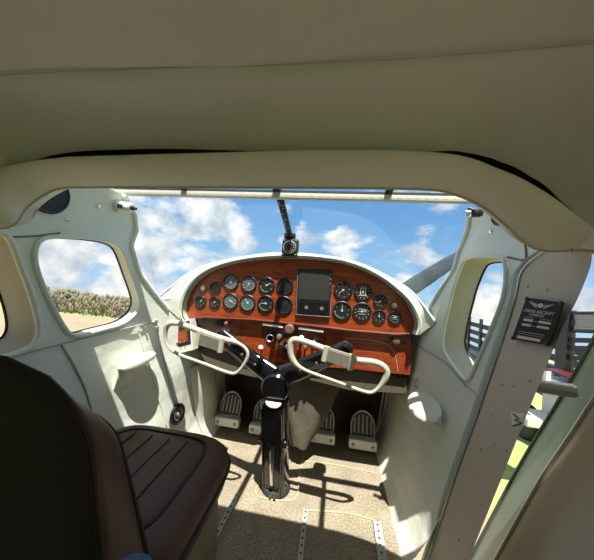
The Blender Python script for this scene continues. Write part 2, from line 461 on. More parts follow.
# ------------------------------------------------------------------ windshield framing
HY, HZ = .85, 1.252
GL = [on_wall(155, 300, -1), at(175, 284, Y=1.24), at(200, 268, Y=1.33), at(243, 257.5, Y=1.39), at(288, 253.5, Y=1.42), at(350, 261, Y=1.40), at(400, 284, Y=1.30), at(421, 303, Y=1.24), on_wall(436, 324, 1)]
GLs = spline(GL, 81)
ws = empty('windshield_frame', (0, HY, HZ), 'riveted aluminium windshield header bar with dark overhead struts and centre strut', 'windshield frame')
bm = BM(); box(bm, (-.02, HY, HZ), (1.30, .022, .020), bev=.002)
for i in range(46):
    x = -.64 + 1.25 * i / 45
    lathe(bm, (x, HY - .0105, HZ - .001), (0, -1, 0), [(0, .0028), (.0012, .0022), (.0018, .0005)], 6)
obj('header_bar', bm, M['bar'], ws)
bm = BM(); box(bm, (-.02, HY + .003, HZ + .0125), (1.30, .03, .006)); obj('glazing_strip', bm, M['rubber'], ws, smooth=False)
ctop = at(278, 190, Y=HY); cbot = at(290.5, 238, Y=1.24)
for px in (186, 388):
    p = at(px, 193, Y=HY)
    a = Vector((p.x, HY, HZ + .016)); b = Vector((p.x, .52, HZ + .05))
    bm = BM(); box(bm, (a + b) / 2, (.022, (a - b).length, .016), rot=(b - a).to_track_quat('Y', 'Z'), bev=.002); obj('overhead_strut', bm, M['black'], ws)
p = ctop
bm = BM(); a = Vector((p.x, HY, HZ + .016)); b = Vector((p.x - .01, .52, HZ + .05))
box(bm, (a + b) / 2, (.026, (a - b).length, .016), rot=(b - a).to_track_quat('Y', 'Z'), bev=.002); obj('overhead_strut', bm, M['black'], ws)
bm = BM(); d = cbot - ctop; q = d.to_track_quat('Y', 'Z')
box(bm, (ctop + cbot) / 2, (.026, d.length, .016), rot=q, bev=.003)
cs = obj('centre_strut', bm, M['black'], ws)
nrm = q @ Vector((0, 0, 1)); 
if nrm.y > 0: nrm = -nrm
for i in range(9):
    bm = BM(); c = ctop.lerp(cbot, .06 + .105 * i) + nrm * .0078 + Vector((.005 * (-1) ** i, 0, 0))
    lathe(bm, c, nrm, [(0, .0035), (.0015, .003), (.002, .001)], 8); obj('screw_head', bm, M['alu'], cs)
# glass: overhead pane and the two windshield panes
def pane(name, A, B, mat=M['windshield']):
    bm = BM(); loft(bm, [A, B]); o = obj(name, bm, mat, kind='structure', smooth=True); return o
xs = [-.66 + .04 * i for i in range(33)]
pane('window_4', [Vector((x, HY, HZ + .004)) for x in xs], [Vector((x, .56, 1.30 - .10 * (abs(x) / .66) ** 4)) for x in xs])
half = 40
hl = [Vector((-.66 + (.66 + ctop.x) * i / half, HY, HZ)) for i in range(half + 1)]
hr = [Vector((ctop.x + (.64 - ctop.x) * i / half, HY, HZ)) for i in range(half + 1)]
def bulge(A, B):
    rows = []
    for s in range(9):
        t = s / 8; b = math.sin(PI * t) * .035
        rows.append([a.lerp(c, t) + Vector((0, b, b * .6)) for a, c in zip(A, B)])
    return rows
for nm, A, B in (('window_5', hl, GLs[:41]), ('window_6', hr, GLs[40:])):
    bm = BM(); loft(bm, bulge(A, B)); obj(nm, bm, M['windshield'], kind='structure')
# windscreen pillars along the forward edge of each side wall
for side, nm in ((-1, 'trim_4'), (1, 'trim_5')):
    bm = BM(); pts = [wpt(side, yfront(z, side) + .004, z, .002) for z in [1.238 - .445 * i / 24 for i in range(25)]]
    tube(bm, pts, .009, 10); obj(nm, bm, M['vinyl'], kind='structure')

# ------------------------------------------------------------------ glareshield and instrument panel
PO = [(190, 320), (186.5, 314), (187, 303), (191, 292), (199, 281), (212, 271.5), (230, 265), (250, 261), (272, 259), (295, 258.7), (318, 260), (340, 263), (361, 269.5), (380, 279.5), (394, 290), (405, 301), (412, 313), (415, 324), (412, 333)]
PY_ = 1.25
pout = spline([at(x, y, Y=PY_) for x, y in PO], 81)
# glareshield: from windshield base to the panel's edge
gs = empty('glareshield', (0, 1.3, 1.0), 'white vinyl glareshield arching over the wood instrument panel', 'glareshield')
lip = [p + Vector((0, -.012, 0)) for p in pout]
cen = Vector((0, PY_, .80))
def outp(p, k): d = (p - cen); d.y = 0; return p + d.normalized() * k
r0 = [outp(p, -.002) for p in pout]
r1 = [outp(p, .000) + Vector((0, -.034, 0)) for p in pout]
r2 = [outp(p, .012) + Vector((0, -.040, 0)) for p in pout]
r3 = [outp(p, .024) + Vector((0, -.028, 0)) for p in pout]
r3b = [a.lerp(b, .5) + Vector((0, 0, .004)) for a, b in zip(r3, GLs)]
bm = BM(); loft(bm, [r0, r1, r2, r3, r3b, GLs]); obj('hood', bm, M['hood_vinyl'], gs)
deck = [Vector((p.x * .95, 1.765, .78 + (p.z - .78) * .88)) for p in GLs]
bm = BM(); loft(bm, [[p + Vector((0, .004, .001)) for p in GLs], deck, [Vector((p.x, 1.77, .55)) for p in deck]]); obj('cowl_deck', bm, M['white'], gs)
bm = BM(); tube(bm, [p + Vector((0, -.002, .002)) for p in GLs], .0055, 8); obj('windshield_base_strip', bm, M['grey_metal'], gs)
bm = BM(); tube(bm, [p + Vector((0, -.003, 0)) for p in r1], .0022, 6); obj('piping', bm, M['rubber'], gs)
# ledges carrying the glareshield down onto the side walls
for side, n in ((-1, 0), (1, 80)):
    pass

up_bot = [at(x, y, Y=PY_) for x, y in ((412, 333), (396, 334), (350, 330), (300, 324), (250, 319), (206, 317), (190, 318))]
def panel_poly():
    return pout + up_bot[1:-1]
pn = empty('instrument_panel', (0, 1.25, .8), 'polished reddish wood instrument panel with upper arched board and lower board', 'instrument panel')
bm = BM(); prism(bm, panel_poly(), (0, .02, 0)); obj('upper_board', bm, M['wood'], pn, smooth=False)
bm = BM(); tube(bm, [p + Vector((0, -.003, -.002)) for p in up_bot], .006, 8); obj('lower_edge', bm, M['dark_wood'], pn)
LB = [(190, 316), (205, 318), (250, 320), (300, 325), (350, 331), (411, 335), (412, 350), (410, 375), (352, 369), (300, 365), (270, 362), (240, 356), (222, 350), (205, 344), (196, 338)]
bm = BM(); prism(bm, [at(x, y, Y=1.275) for x, y in LB], (0, .02, 0)); lower = obj('lower_board', bm, M['wood'], pn, smooth=False)
# seams between the three sections of the lower board
for a, b in (((240, 322), (240, 356)), ((335, 330), (335, 367)), ((262, 322), (261, 340))):
    bm = BM(); cyl(bm, at(*a, Y=1.274), at(*b, Y=1.274), .0022, seg=6); obj('board_seam', bm, M['dark_wood'], pn)
bm = BM(); prism(bm, [at(x, y, Y=1.272) for x, y in ((262, 326), (298, 330), (326, 333), (326, 350), (318, 350), (298, 340), (262, 337))], (0, .003, 0))
obj('switch_backing', bm, M['dark_wood'], pn, smooth=False)
bm = BM(); prism(bm, [at(x, y, Y=1.271) for x, y in ((283, 338), (297, 340), (297, 361), (282, 360))], (0, .003, 0))
obj('throttle_backing', bm, M['dark_wood'], pn, smooth=False)
bm = BM(); arc = [at(x, y, Y=1.274) for x, y in ((345, 338), (370, 340), (388, 345), (395, 355), (398, 372))]
tube(bm, spline(arc, 24), .0016, 6); obj('inlay_line', bm, M['cream_yoke'], pn)

# ---- gauges
def disc(bm, c, r, h=.001, seg=28): lathe(bm, c, (0, -1, 0), [(0, r), (h, r)], seg)
def gauge(px, py, rp, style, label, needle=None, green=False):
    y0 = PY_
    c = at(px, py, Y=y0); r = rp / FPX * (c - CAM).dot(AYdir) 
    g = empty('gauge', c, label, 'gauge', 'round gauges on the upper wood panel')
    bm = BM(); lathe(bm, c + Vector((0, .004, 0)), (0, -1, 0), [(0, r * 1.10), (.010, r * 1.10), (.0125, r * 1.03), (.012, r * .93), (.006, r * .90), (.006, r * .2)], 32)
    obj('bezel', bm, M['black'], g)
    bm = BM(); disc(bm, c + Vector((0, -.0022, 0)), r * .92, .001); obj('dial', bm, M['dial_grey'] if style in ('grey',) else M['dial_dark'], g)
    if style == 'blank':
        return g
    bm = BM(); n = 12 if style != 'bar' else 8
    f = c + Vector((0, -.0036, 0))
    for k in range(n):
        a = 2 * PI * k / n + .2
        d = Vector((math.cos(a), 0, math.sin(a)))
        q = Quaternion((0, 1, 0), -a)
        box(bm, f + d * r * .78, (r * .15, .0006, r * .06), rot=q)
    if style == 'lines':
        for k in (-1, 1): box(bm, f + Vector((0, 0, k * r * .28)), (r * .8, .0006, r * .06))
        box(bm, f + Vector((r * .0, -.0002, 0)), (r * 1.1, .0006, r * .05))
    if style == 'window':
        for k in (-.3, 0, .3): box(bm, f + Vector((k * r, 0, .1 * r)), (r * .14, .0006, r * .9))
        box(bm, f + Vector((0, 0, -.45 * r)), (r * .9, .0006, r * .1))
    obj('scale_marks', bm, M['mark'], g, smooth=False)
    if green:
        bm = BM()
        for k in range(7):
            a = PI * 1.1 + k * .2; d = Vector((math.cos(a), 0, math.sin(a)))
            box(bm, f + d * r * .84, (r * .09, .0006, r * .17), rot=Quaternion((0, 1, 0), -a))
        obj('green_arc', bm, M['dial_green'], g, smooth=False)
    a = needle if needle is not None else 2.2
    d = Vector((math.cos(a), 0, math.sin(a)))
    bm = BM(); cyl(bm, f - d * r * .15 + Vector((0, -.001, 0)), f + d * r * .68 + Vector((0, -.001, 0)), r * .055, r * .02, 6)
    lathe(bm, f, (0, -1, 0), [(0, r * .14), (.002, r * .12)], 12)
    obj('needle', bm, M['mark'], g)
    return g
AYdir = (M3 @ Vector((0, 0, -1)))
GA = [
 (215.5, 288, 5.4, 'blank', 'small blank black gauge at the panel left end, upper one'),
 (201, 301.3, 5.3, 'bar', 'leftmost small dial low on the wood panel, near the left tip'),
 (215, 302, 5.3, 'bar', 'small dial below the small blank gauge, second from the panel left tip'),
 (231, 282.3, 7.4, 'grey', 'grey-faced gauge, first of the full-size upper row from the left'),
 (230.7, 301, 7.4, 'grey', 'grey-faced gauge, first of the full-size lower row from the left'),
 (249, 284, 7.5, 'grey', 'pale grey gauge, second of the full-size upper row from the left'),
 (247.8, 303, 7.6, 'grey', 'colour-marked gauge, second of the full-size lower row from the left'),
 (266.8, 285.3, 7.6, 'bar', 'dark multi-marked gauge in the upper row beside the blank gauge left of the screen'),
 (265.8, 303.5, 7.8, 'bar', 'dark gauge with horizontal pointer in the lower row, second left of the screen'),
 (285, 286.3, 8.0, 'blank', 'blank black gauge hole directly left of the screen, upper one'),
 (284, 305, 8.2, 'blank', 'blank black gauge hole directly left of the screen, lower one'),
 (343.2, 290.2, 8.4, 'bar', 'round black gauge with slanting pointer directly right of the screen, upper one'),
 (342, 310.5, 8.6, 'bar', 'round black gauge directly right of the screen, lower one with upright pointer'),
 (363, 291.8, 8.0, 'window', 'black gauge with white striped centre, second right of the screen, upper row'),
 (362, 311.6, 8.5, 'lines', 'black gauge with crossing white scales, second right of the screen, lower row'),
 (380.4, 301.2, 6.0, 'bar', 'small gauge with slanting white pointers, upper one of the right end trio'),
 (379, 316.4, 6.0, 'bar', 'small gauge with upright pointer, lower left of the right end trio'),
 (394.6, 317.3, 6.0, 'lines', 'small gauge nearest the right tip of the wood panel'),
]
needles = [0, 1.0, 4.0, 1.2, 5.8, 4.4, 2.2, .5, 3.14, 0, 0, 3.9, 1.57, 1.57, .3, 3.7, 1.57, .4]
for k, (g, nd) in enumerate(zip(GA, needles)): gauge(*g, needle=nd, green=k in (6, 7, 8, 12))
def knob(px, py, rp, mat, label, name='panel_control', cat='knob', Y=PY_, L=.02, cone=False):
    c = at(px, py, Y=Y); r = rp / FPX * (c - CAM).dot(AYdir)
    o = BM(); lathe(o, c + Vector((0, .001, 0)), (0, -1, 0), [(0, r * .5), (L * .5, r * .45), (L * .55, r), (L * .9, r), (L, r * .8), (L + .001, r * .2)], 20)
    return obj(name, o, mat, label=label, cat=cat)
knob(204, 288, 2.6, M['alu'], 'small silver knob left of the small blank gauge', L=.012)
knob(393.8, 305.4, 2.6, M['alu'], 'small silver knob above the gauge nearest the right tip', L=.012)

# ---- screen in the centre
sc_ = empty('panel_screen', at(315, 292, Y=PY_), 'dark rectangular screen set in the middle of the upper wood panel', 'screen')
Q = [at(x, y, Y=PY_ - .012) for x, y in ((298, 268.5), (332.5, 269.5), (330, 317), (296, 314.5))]
bm = BM(); prism(bm, Q, (0, .014, 0)); obj('screen_housing', bm, M['black'], sc_, smooth=False)
def quadpt(u, v, off): return (Q[0].lerp(Q[1], u)).lerp(Q[3].lerp(Q[2], u), v) + Vector((0, -off, 0))
def qbox(name, u0, v0, u1, v1, off, mat, parent, t=.002):
    bm = BM(); prism(bm, [quadpt(u0, v0, off), quadpt(u1, v0, off), quadpt(u1, v1, off), quadpt(u0, v1, off)], (0, t, 0)); return obj(name, bm, mat, parent, smooth=False)
qbox('display', .06, .05, .94, .66, .002, M['screen'], sc_)
qbox('lower_display', .06, .70, .94, .96, .002, M['gloss_black'], sc_)
bm = BM(); tube(bm, [quadpt(u, v, .001) for u, v in ((0, .15), (0, 1), (1, 1), (1, .6))], .0016, 6); obj('screen_trim', bm, M['pad'], sc_)
for u in (.3, .75):
    bm = BM(); c = quadpt(u, .83, .003); lathe(bm, c, (0, -1, 0), [(0, .009), (.002, .009), (.002, .0065)], 20); obj('display_ring', bm, M['grille'], sc_)
for u, v in ((.9, .1), (.9, .2), (.9, .3)):
    bm = BM(); box(bm, quadpt(u + .06, v, .003), (.004, .003, .007)); obj('button', bm, M['pad'], sc_)

# ---- lower panel fittings
def strip(pts, label, Y=1.250):
    o = BM(); a, b = [at(x, y, Y=Y) for x, y in pts]
    d = b - a; box(o, (a + b) / 2, (d.length, .004, .011), rot=d.to_track_quat('X', 'Z'), bev=.0008)
    return obj('label_strip', o, M['white'], label=label, cat='label strip', group='white strips over the switches')
strip(((262.5, 324), (283, 327)), 'narrow white label strip above the left switch row, left of the mauve knob')
strip(((298.5, 328), (323.5, 331.5)), 'narrow white label strip above the right switch row, right of the mauve knob')
for i in range(4):
    o = BM(); c = at(266 + i * 4.6, 331 + i * .6, Y=1.268); cyl(o, c, c + Vector((0, -.016, -.006)), .003, .0022, 8)
    obj('toggle_switch', o, M['black'], label='black toggle switch under the left white label strip', cat='switch', group='black toggles under the left label strip')
for i in range(6):
    c = at(301 + i * 4.1, 335.5 + i * .6, Y=1.268); o = BM(); cyl(o, c, c + Vector((0, -.016, -.006)), .003, .0022, 8)
    obj('toggle_switch', o, M['black'], label='black toggle switch under the right white label strip', cat='switch', group='black toggles under the right label strip')
knob(291, 327.5, 4.6, M['knob_pink'], 'large mauve knob between the two white label strips', name='throttle_control', Y=1.27, L=.06)
def gk(px, py, r, mat, label, L=.045): return knob(px, py, r, mat, label, name='push_pull_control', Y=1.27, L=L)
gk(280.5, 335.5, 2.6, M['alu'], 'small grey pull knob below left of the large mauve knob')
gk(290.5, 339, 2.8, M['pad'], 'grey pull knob directly below the large mauve knob')
gk(282, 345, 3.2, M['black'], 'black round knob lowest in the centre cluster')
gk(288.5, 345, 2.2, M['alu'], 'small silver knob beside the black knob of the centre cluster')
gk(302, 337, 2.6, M['white'], 'white knob below the right label strip')
gk(314, 342, 2.3, M['white'], 'small white knob right of the white knob under the right strip')
gk(306, 345, 2.0, M['alu'], 'tiny silver knob hidden partly by the right wheel')
gk(395.5, 340.5, 3.6, M['knob_pink'], 'round brown knob at the right end of the lower board', L=.02)
c = at(270.3, 338, Y=1.272)
g = empty('small_gauge', c, 'small silver-ringed gauge on the lower board left of centre', 'gauge')
bm = BM(); lathe(bm, c, (0, -1, 0), [(0, .020), (.006, .020), (.008, .017), (.006, .015)], 24); obj('ring', bm, M['alu'], g)
bm = BM(); disc(bm, c + Vector((0, -.005, 0)), .0155); obj('dial', bm, M['dial_dark'], g)
c = at(261.8, 346.5, Y=1.272)
g = empty('brake_lever', c, 'small lever with white grip hanging from the lower board', 'lever')
bm = BM(); cyl(bm, c + Vector((0, .004, -.03)), c + Vector((0, -.02, .0)), .004, seg=8); obj('stem', bm, M['black'], g)
bm = BM(); lathe(bm, c + Vector((0, -.018, -.002)), (.3, -1, .4), [(0, .006), (.004, .011), (.012, .012), (.017, .007)], 14); obj('grip', bm, M['white'], g)
# radio under the left end of the upper board
g = empty('radio_unit', at(207, 322, Y=1.25), 'slim black radio slot under the left end of the upper wood board', 'radio')
bm = BM(); prism(bm, [at(x, y, Y=1.258) for x, y in ((196, 317.5), (222, 319.5), (222, 326), (196, 324))], (0, .015, 0)); obj('radio_face', bm, M['gloss_black'], g, smooth=False)
bm = BM(); c = at(227, 323, Y=1.262); lathe(bm, c, (0, -1, 0), [(0, .011), (.014, .011), (.018, .006)], 16); obj('radio_knob', bm, M['knob_pink'], g)

# left side sub panel
sp = empty('side_switch_box', at(180, 338, Y=1.2), 'small white framed switch box with wood face left of the panel', 'switch box')
SQ = [at(x, y, Y=1.205) for x, y in ((166.5, 325), (191, 318.5), (193, 350), (167.5, 356))]
bm = BM(); prism(bm, SQ, (0, .05, 0)); obj('box_body', bm, M['vinyl_cream'], sp, smooth=False)
def sq(u, v, o): return SQ[0].lerp(SQ[1], u).lerp(SQ[3].lerp(SQ[2], u), v) + Vector((0, -o, 0))
def sbox(name, u0, v0, u1, v1, o, mat, t=.003):
    bm = BM(); prism(bm, [sq(u0, v0, o), sq(u1, v0, o), sq(u1, v1, o), sq(u0, v1, o)], (0, t, 0)); return obj(name, bm, mat, sp, smooth=False)
sbox('box_recess', .06, .05, .94, .80, .001, M['black'])
sbox('wood_face', .20, .30, .82, .70, .003, M['wood'])
for i in range(4):
    bm = BM(); c = sq(.28 + .16 * i, .66, .004); cyl(bm, c, c + Vector((0, -.012, .002)), .0035, .0025, 8); obj('switch', bm, M['chrome'], sp)

# shelf / heater duct below lower board
def kbox(name, pix, Y, depth, mat, parent=None, **k):
    bm = BM(); prism(bm, [at(x, y, Y=Y) for x, y in pix], (0, depth, 0)); bmesh.ops.bevel(bm, geom=list(bm.edges), offset=.006, segments=2, affect='EDGES')
    return obj(name, bm, mat, parent, **k)
sh = empty('under_panel_shelf', at(330, 378, Y=1.3), 'olive fabric covered shelf under the lower wood board', 'shelf')
kbox('right_shelf', [(298, 366), (352, 370), (407, 377), (407, 395), (350, 390), (298, 378)], 1.30, .30, M['khaki'], sh)
kbox('left_shelf', [(196, 346), (232, 352), (262, 361), (262, 380), (232, 372), (206, 366)], 1.30, .30, M['khaki'], sh)
# draped khaki boot beside the column
bm = BM(); rows = []
for j in range(10):
    t = j / 9
    y = 1.50 - .08 * t; z = .55 * (1 - t) + .10 * t
    w = .16 * (1 - t) ** .8 + .055; cx_ = .10 - .05 * t
    rows.append([Vector((cx_ + w * math.cos(a) + .008 * math.sin(5 * a + j), y - .14 * math.sin(a) * (1 - t * .4) - .006 * math.sin(7 * a + 2 * j), z + .01 * math.sin(3 * a + j))) for a in [PI * 2 * k / 40 for k in range(40)]])
R = loft(bm, rows, closed_u=True); cap(bm, R[0]); cap(bm, R[-1])
obj('fabric_boot', bm, M['khaki'], label='draped khaki fabric boot hanging behind the black control column', cat='fabric boot')

# ------------------------------------------------------------------ control column and wheels
cc = empty('control_column', (-.03, 1.2, 0), 'glossy black control column with forked arms rising from the carpet', 'control column')
base = at(276, 486, Z=.01); top = at(275, 384, Y=1.08)
ax = (top - base); axn = ax.normalized()
bm = BM()
d = ax; q = axn.to_track_quat('Z', 'Y')
pts = [base.lerp(top, t) for t in (0, .1, .35, .6, .85)]
rr = [.056, .055, .054, .053, .056]
rows = []
for p, r in zip(pts, rr):
    ring = []
    for k in range(24):
        a = 2 * PI * k / 24; e = .35
        cx_ = math.copysign(abs(math.cos(a)) ** e, math.cos(a)); sy_ = math.copysign(abs(math.sin(a)) ** e, math.sin(a))
        ring.append(p + q @ Vector((cx_ * r, sy_ * r * .8, 0)))
    rows.append(ring)
R = loft(bm, rows, closed_u=True); cap(bm, R[0]); cap(bm, R[-1]); obj('post', bm, M['gloss_black'], cc)
# raised rails and clevis on the post face
face = q @ Vector((0, -1, 0)) if (q @ Vector((0, -1, 0))).y < 0 else q @ Vector((0, 1, 0))
side = axn.cross(face).normalized()
bm = BM()
for s in (-1, 1):
    a = base.lerp(top, .03) + face * .043 + side * s * .044; b = base.lerp(top, .80) + face * .043 + side * s * .044
    tube(bm, [a, b], .005, 8)
obj('edge_rail', bm, M['gloss_black'], cc)
bm = BM()
for s in (-1, 1):
    c = base.lerp(top, .50) + side * s * .052; cyl(bm, c - side * .014 + face * .02, c + side * .014 + face * .02, .018, seg=14)
obj('pivot_boss', bm, M['gloss_black'], cc)
bm = BM(); tube(bm, [base.lerp(top, .12) + face * .048, base.lerp(top, .46) + face * .050], .008, 8); obj('push_rod', bm, M['chrome'], cc)
bm = BM(); lathe(bm, base, axn, [(0, .067), (.012, .065), (.022, .058)], 24); obj('base_collar', bm, M['rubber'], cc)
bm = BM(); c = base + face * .066 + axn * .02; cyl(bm, c, c - axn * .03, .008, seg=10); cyl(bm, c + side * .02, c + side * .02 - axn * .02, .006, seg=8); obj('base_bolt', bm, M['rubber'], cc)
hub = at(275, 387, Y=1.03)
bm = BM(); lathe(bm, hub + Vector((0, .055, 0)), (0, -1, -.15), [(0, .055), (.03, .060), (.05, .060), (.058, .054), (.060, .01)], 32); obj('hub', bm, M['gloss_black'], cc)
bm = BM(); c = hub + Vector((0, -.006, -.058)); 
rows = [[c + Vector((.036 * math.cos(a), -.004 - k * .003, -.012 - .020 * math.sin(a) * (1 - .1 * k))) for a in [PI * i / 14 for i in range(15)]] for k in range(3)]
prism(bm, [c + Vector((.033 * math.cos(a), 0, -.022 * math.sin(a))) for a in [PI * i / 14 for i in range(15)]], (0, -.006, 0)); obj('data_tab', bm, M['white'], cc, smooth=False)
lt = at(222, 336, Y=1.10); rt = at(345, 349, Y=1.10)
for tip, x0 in ((lt, -.02), (rt, .02)):
    a = hub + Vector((x0, .03, .035)); m1 = a.lerp(tip, .5) + Vector((0, 0, -.004))
    pts = spline([a, m1, tip], 12)
    bm = BM(); tube(bm, pts, [.026 - .004 * i / 11 for i in range(12)], 14, ra=[.046 - .010 * i / 11 for i in range(12)], up=(0, 0, 1)); obj('arm', bm, M['gloss_black'], cc)
    bm = BM(); lathe(bm, tip + Vector((0, .05, 0)), (0, -1, 0), [(0, .030), (.02, .034), (.05, .034), (.06, .025), (.10, .020)], 20); obj('bearing', bm, M['gloss_black'], cc)
    bm = BM()
    for t in (.3, .55, .8):
        c = a.lerp(tip, t) + Vector((0, -.0235, 0)); lathe(bm, c, (0, -1, 0), [(0, .006), (.003, .005), (.004, .001)], 8)
    obj('arm_screw', bm, M['alu'], cc)

def yoke(pix, padpix, Yp, label, thick):
    pts = [at(x, y, Y=Yp + dy) for x, y, dy in pix]
    loop = resample(chaikin(pts, 2), 90, closed=True)
    c = sum(loop, Vector()) / 90
    w = empty('yoke', c, label, 'control wheel', 'cream control wheels')
    # thick upper grip, thin lower bar
    zs = [p.z for p in loop]; rad = []
    for p in loop:
        rad.append(thick(p))
    for _ in range(5): rad = [(rad[i - 1] + rad[i] + rad[(i + 1) % 90]) / 3 for i in range(90)]
    bm = BM(); tube(bm, loop, rad, 12, closed=True, up=(0, -1, 0)); obj('rim', bm, M['cream_yoke'], w)
    PQ = [at(x, y, Y=Yp - .019) for x, y in padpix]
    bm = BM(); prism(bm, PQ, (0, .030, 0)); bmesh.ops.bevel(bm, geom=list(bm.edges), offset=.006, segments=3, affect='EDGES'); obj('centre_pad', bm, M['pad'], w)
    cc_ = sum(PQ, Vector()) / 4
    ins = [cc_ + (p - cc_) * .86 + Vector((0, -.004, 0)) for p in PQ]
    bm = BM(); prism(bm, ins, (0, .006, 0)); obj('grille', bm, M['grille'], w, smooth=False)
    for e0, e1 in ((0, 3), (1, 2)):
        bm = BM(); a, b = PQ[e0] + Vector((0, .008, .004)), PQ[e1] + Vector((0, .008, -.002)); tube(bm, [a, a.lerp(b, .5), b], .012, 10); obj('pad_clamp', bm, M['cream_yoke'], w)
    return w
yoke([(166, 345, .0), (165, 332, 0), (167, 324, 0), (176, 322, 0), (197, 330, 0), (222, 339, 0), (240, 343, 0), (249, 352, 0), (246, 362, 0), (237, 374, 0), (228, 373, 0), (200, 362, 0), (176, 354, 0)],
     [(199, 332), (221, 339.5), (219, 352), (197, 345)], .98, 'cream control wheel on the left, in front of the white switch box',
     lambda p: .0122 if p.z > .655 and p.x < -.2 and p.z > at(200, 345, Y=.98).z - .0 - .25 * (p.x + .35) else .0066)
yoke([(291, 358, 0), (290, 346, 0), (292, 339, 0), (301, 340, 0), (325, 349, 0), (352, 360, 0), (378, 362, 0), (388, 370, 0), (385, 380, 0), (374, 393, 0), (364, 392, 0), (335, 381, 0), (300, 369, 0)],
     [(327, 348), (352, 356), (350, 370), (324, 361)], .98, 'cream control wheel on the right, in front of the brown lower board',
     lambda p: .0122 if p.z > .662 - .22 * (p.x - .18) or (p.x < .06 and p.z > .64) else .0066)

# ------------------------------------------------------------------ rudder pedals
def pedal(cx_, py, label):
    c = at(cx_, py, Y=1.56)                      # centre of the white base bar
    g = empty('rudder_pedal', c, label, 'rudder pedal', 'metal rudder pedals on the floor')
    lean = Vector((0, .35, 1)).normalized()
    bm = BM(); box(bm, c, (.160, .045, .056), bev=.008); obj('heel_bar', bm, M['white'], g)
    bm = BM()
    for s in (-1, 1): lathe(bm, c + Vector((s * .055, -.022, 0)), (0, -1, 0), [(0, .009), (.004, .008), (.005, .003)], 10)
    obj('bar_bolt', bm, M['pad'], g)
    n = 20; o = c + lean * .028 + Vector((0, .01, 0))
    outline = [o + Vector((.066, 0, 0)), ] + [o + lean * (.055 + .085 * math.sin(a)) + Vector((.068 * math.cos(a), 0, 0)) for a in [PI * k / n for k in range(n + 1)]] + [o + Vector((-.066, 0, 0))]
    bm = BM(); prism(bm, outline, (0, .006, -.002)); obj('tread_plate', bm, M['khaki_metal'], g, smooth=False)
    bm = BM(); tube(bm, outline, .005, 8, closed=True); obj('tread_rim', bm, M['alu'], g)
    for k in range(-2, 3):
        x = k * .024; h = .055 + .085 * math.sqrt(1 - (x / .072) ** 2) - .02
        bm = BM(); tube(bm, [o + lean * .02 + Vector((x, -.004, 0)), o + lean * h + Vector((x, -.004, 0))], .0045, 6); obj('rib', bm, M['alu'], g)
    bm = BM(); tube(bm, [c + Vector((0, .02, 0)), c + Vector((0, .12, -.02))], .012, 8); obj('pedal_arm', bm, M['black'], g)
M['khaki_metal'] = simple('dull_metal', (.09, .09, .075), .6, metal=.2, var=.2)
pedal(227.5, 421, 'leftmost rudder pedal with ribbed rounded tread and silver heel bar')
pedal(262, 429, 'rudder pedal half hidden behind the black control column')
pedal(321.5, 437, 'rudder pedal just right of the control column')
pedal(362.5, 443.5, 'rightmost rudder pedal beside the right wall')

# ------------------------------------------------------------------ floor fittings
def rail(p0, p1, w, label):
    a = at(*p0, Z=.004); b = at(*p1, Z=.004); d = b - a
    g = empty('seat_rail', b, label, 'seat rail', 'metal seat rails on the carpet')
    a2 = a - d.normalized() * .5
    L = (b - a2).length; m = (a2 + b) / 2; q = d.to_track_quat('Y', 'Z')
    bm = BM(); box(bm, m, (w, L, .006), rot=q, bev=.001)
    for s in (-1, 1): box(bm, m + q @ Vector((s * w * .42, 0, .004)), (w * .16, L, .006), rot=q)
    obj('track', bm, M['rail'], g)
    n = int(L / .028)
    for i in range(n):
        bm = BM(); c = b - d.normalized() * (.015 + i * .028) + Vector((0, 0, .0032)); lathe(bm, c, (0, 0, 1), [(0, .0042), (.0006, .0042)], 10); obj('track_hole', bm, M['black'], g)
rail((206, 557), (237.5, 493.5), .018, 'silver seat rail on the carpet beside the brown seat')
rail((300.3, 558), (305.8, 509.5), .018, 'silver seat rail in the middle of the carpet')
rail((382, 558), (377, 522), .030, 'broad silver seat rail beside the right wall')
def bind(pts, nm='carpet_binding', label=None, n=40):
    bm = BM(); tube(bm, spline([at(x, y, Z=.003) for x, y in pts], n), .003, 6); return obj(nm, bm, M['thread'], label=label, cat='carpet edging')
bind([(262, 482), (256, 488), (258, 496), (275, 500), (292, 500), (298, 492), (300, 470), (304, 456)], label='yellowish stitched carpet edging looping round the foot of the control column')
bind([(303, 461), (330, 464), (376, 473)], label='yellowish stitched carpet edging across the right footwell')
bind([(305, 510), (345, 513), (375, 520)], label='thin carpet edging between the middle and right seat rails')

# kick panels in front of the pedals, draped vinyl on the walls
for side, pix, lab in ((-1, [(196, 384), (214, 437)], 'white vinyl kick pad left of the pedals'), ):
    a = wpt(-1, 1.30, .42, .004); b = wpt(-1, 1.60, .02, .03)
    bm = BM(); rows = []
    for j in range(14):
        t = j / 13; y = 1.285 + .28 * t
        rows.append([wpt(-1, y + .12 * s, .46 - .42 * s, .005 + .045 * math.sin(PI * t) * math.sin(PI * min(1, s + .15)) ) for s in [k / 12 for k in range(13)]])
    loft(bm, rows); obj('kick_pad', bm, M['vinyl_cream'], label='bulging white vinyl kick pad on the left wall beside the pedals', cat='kick pad')

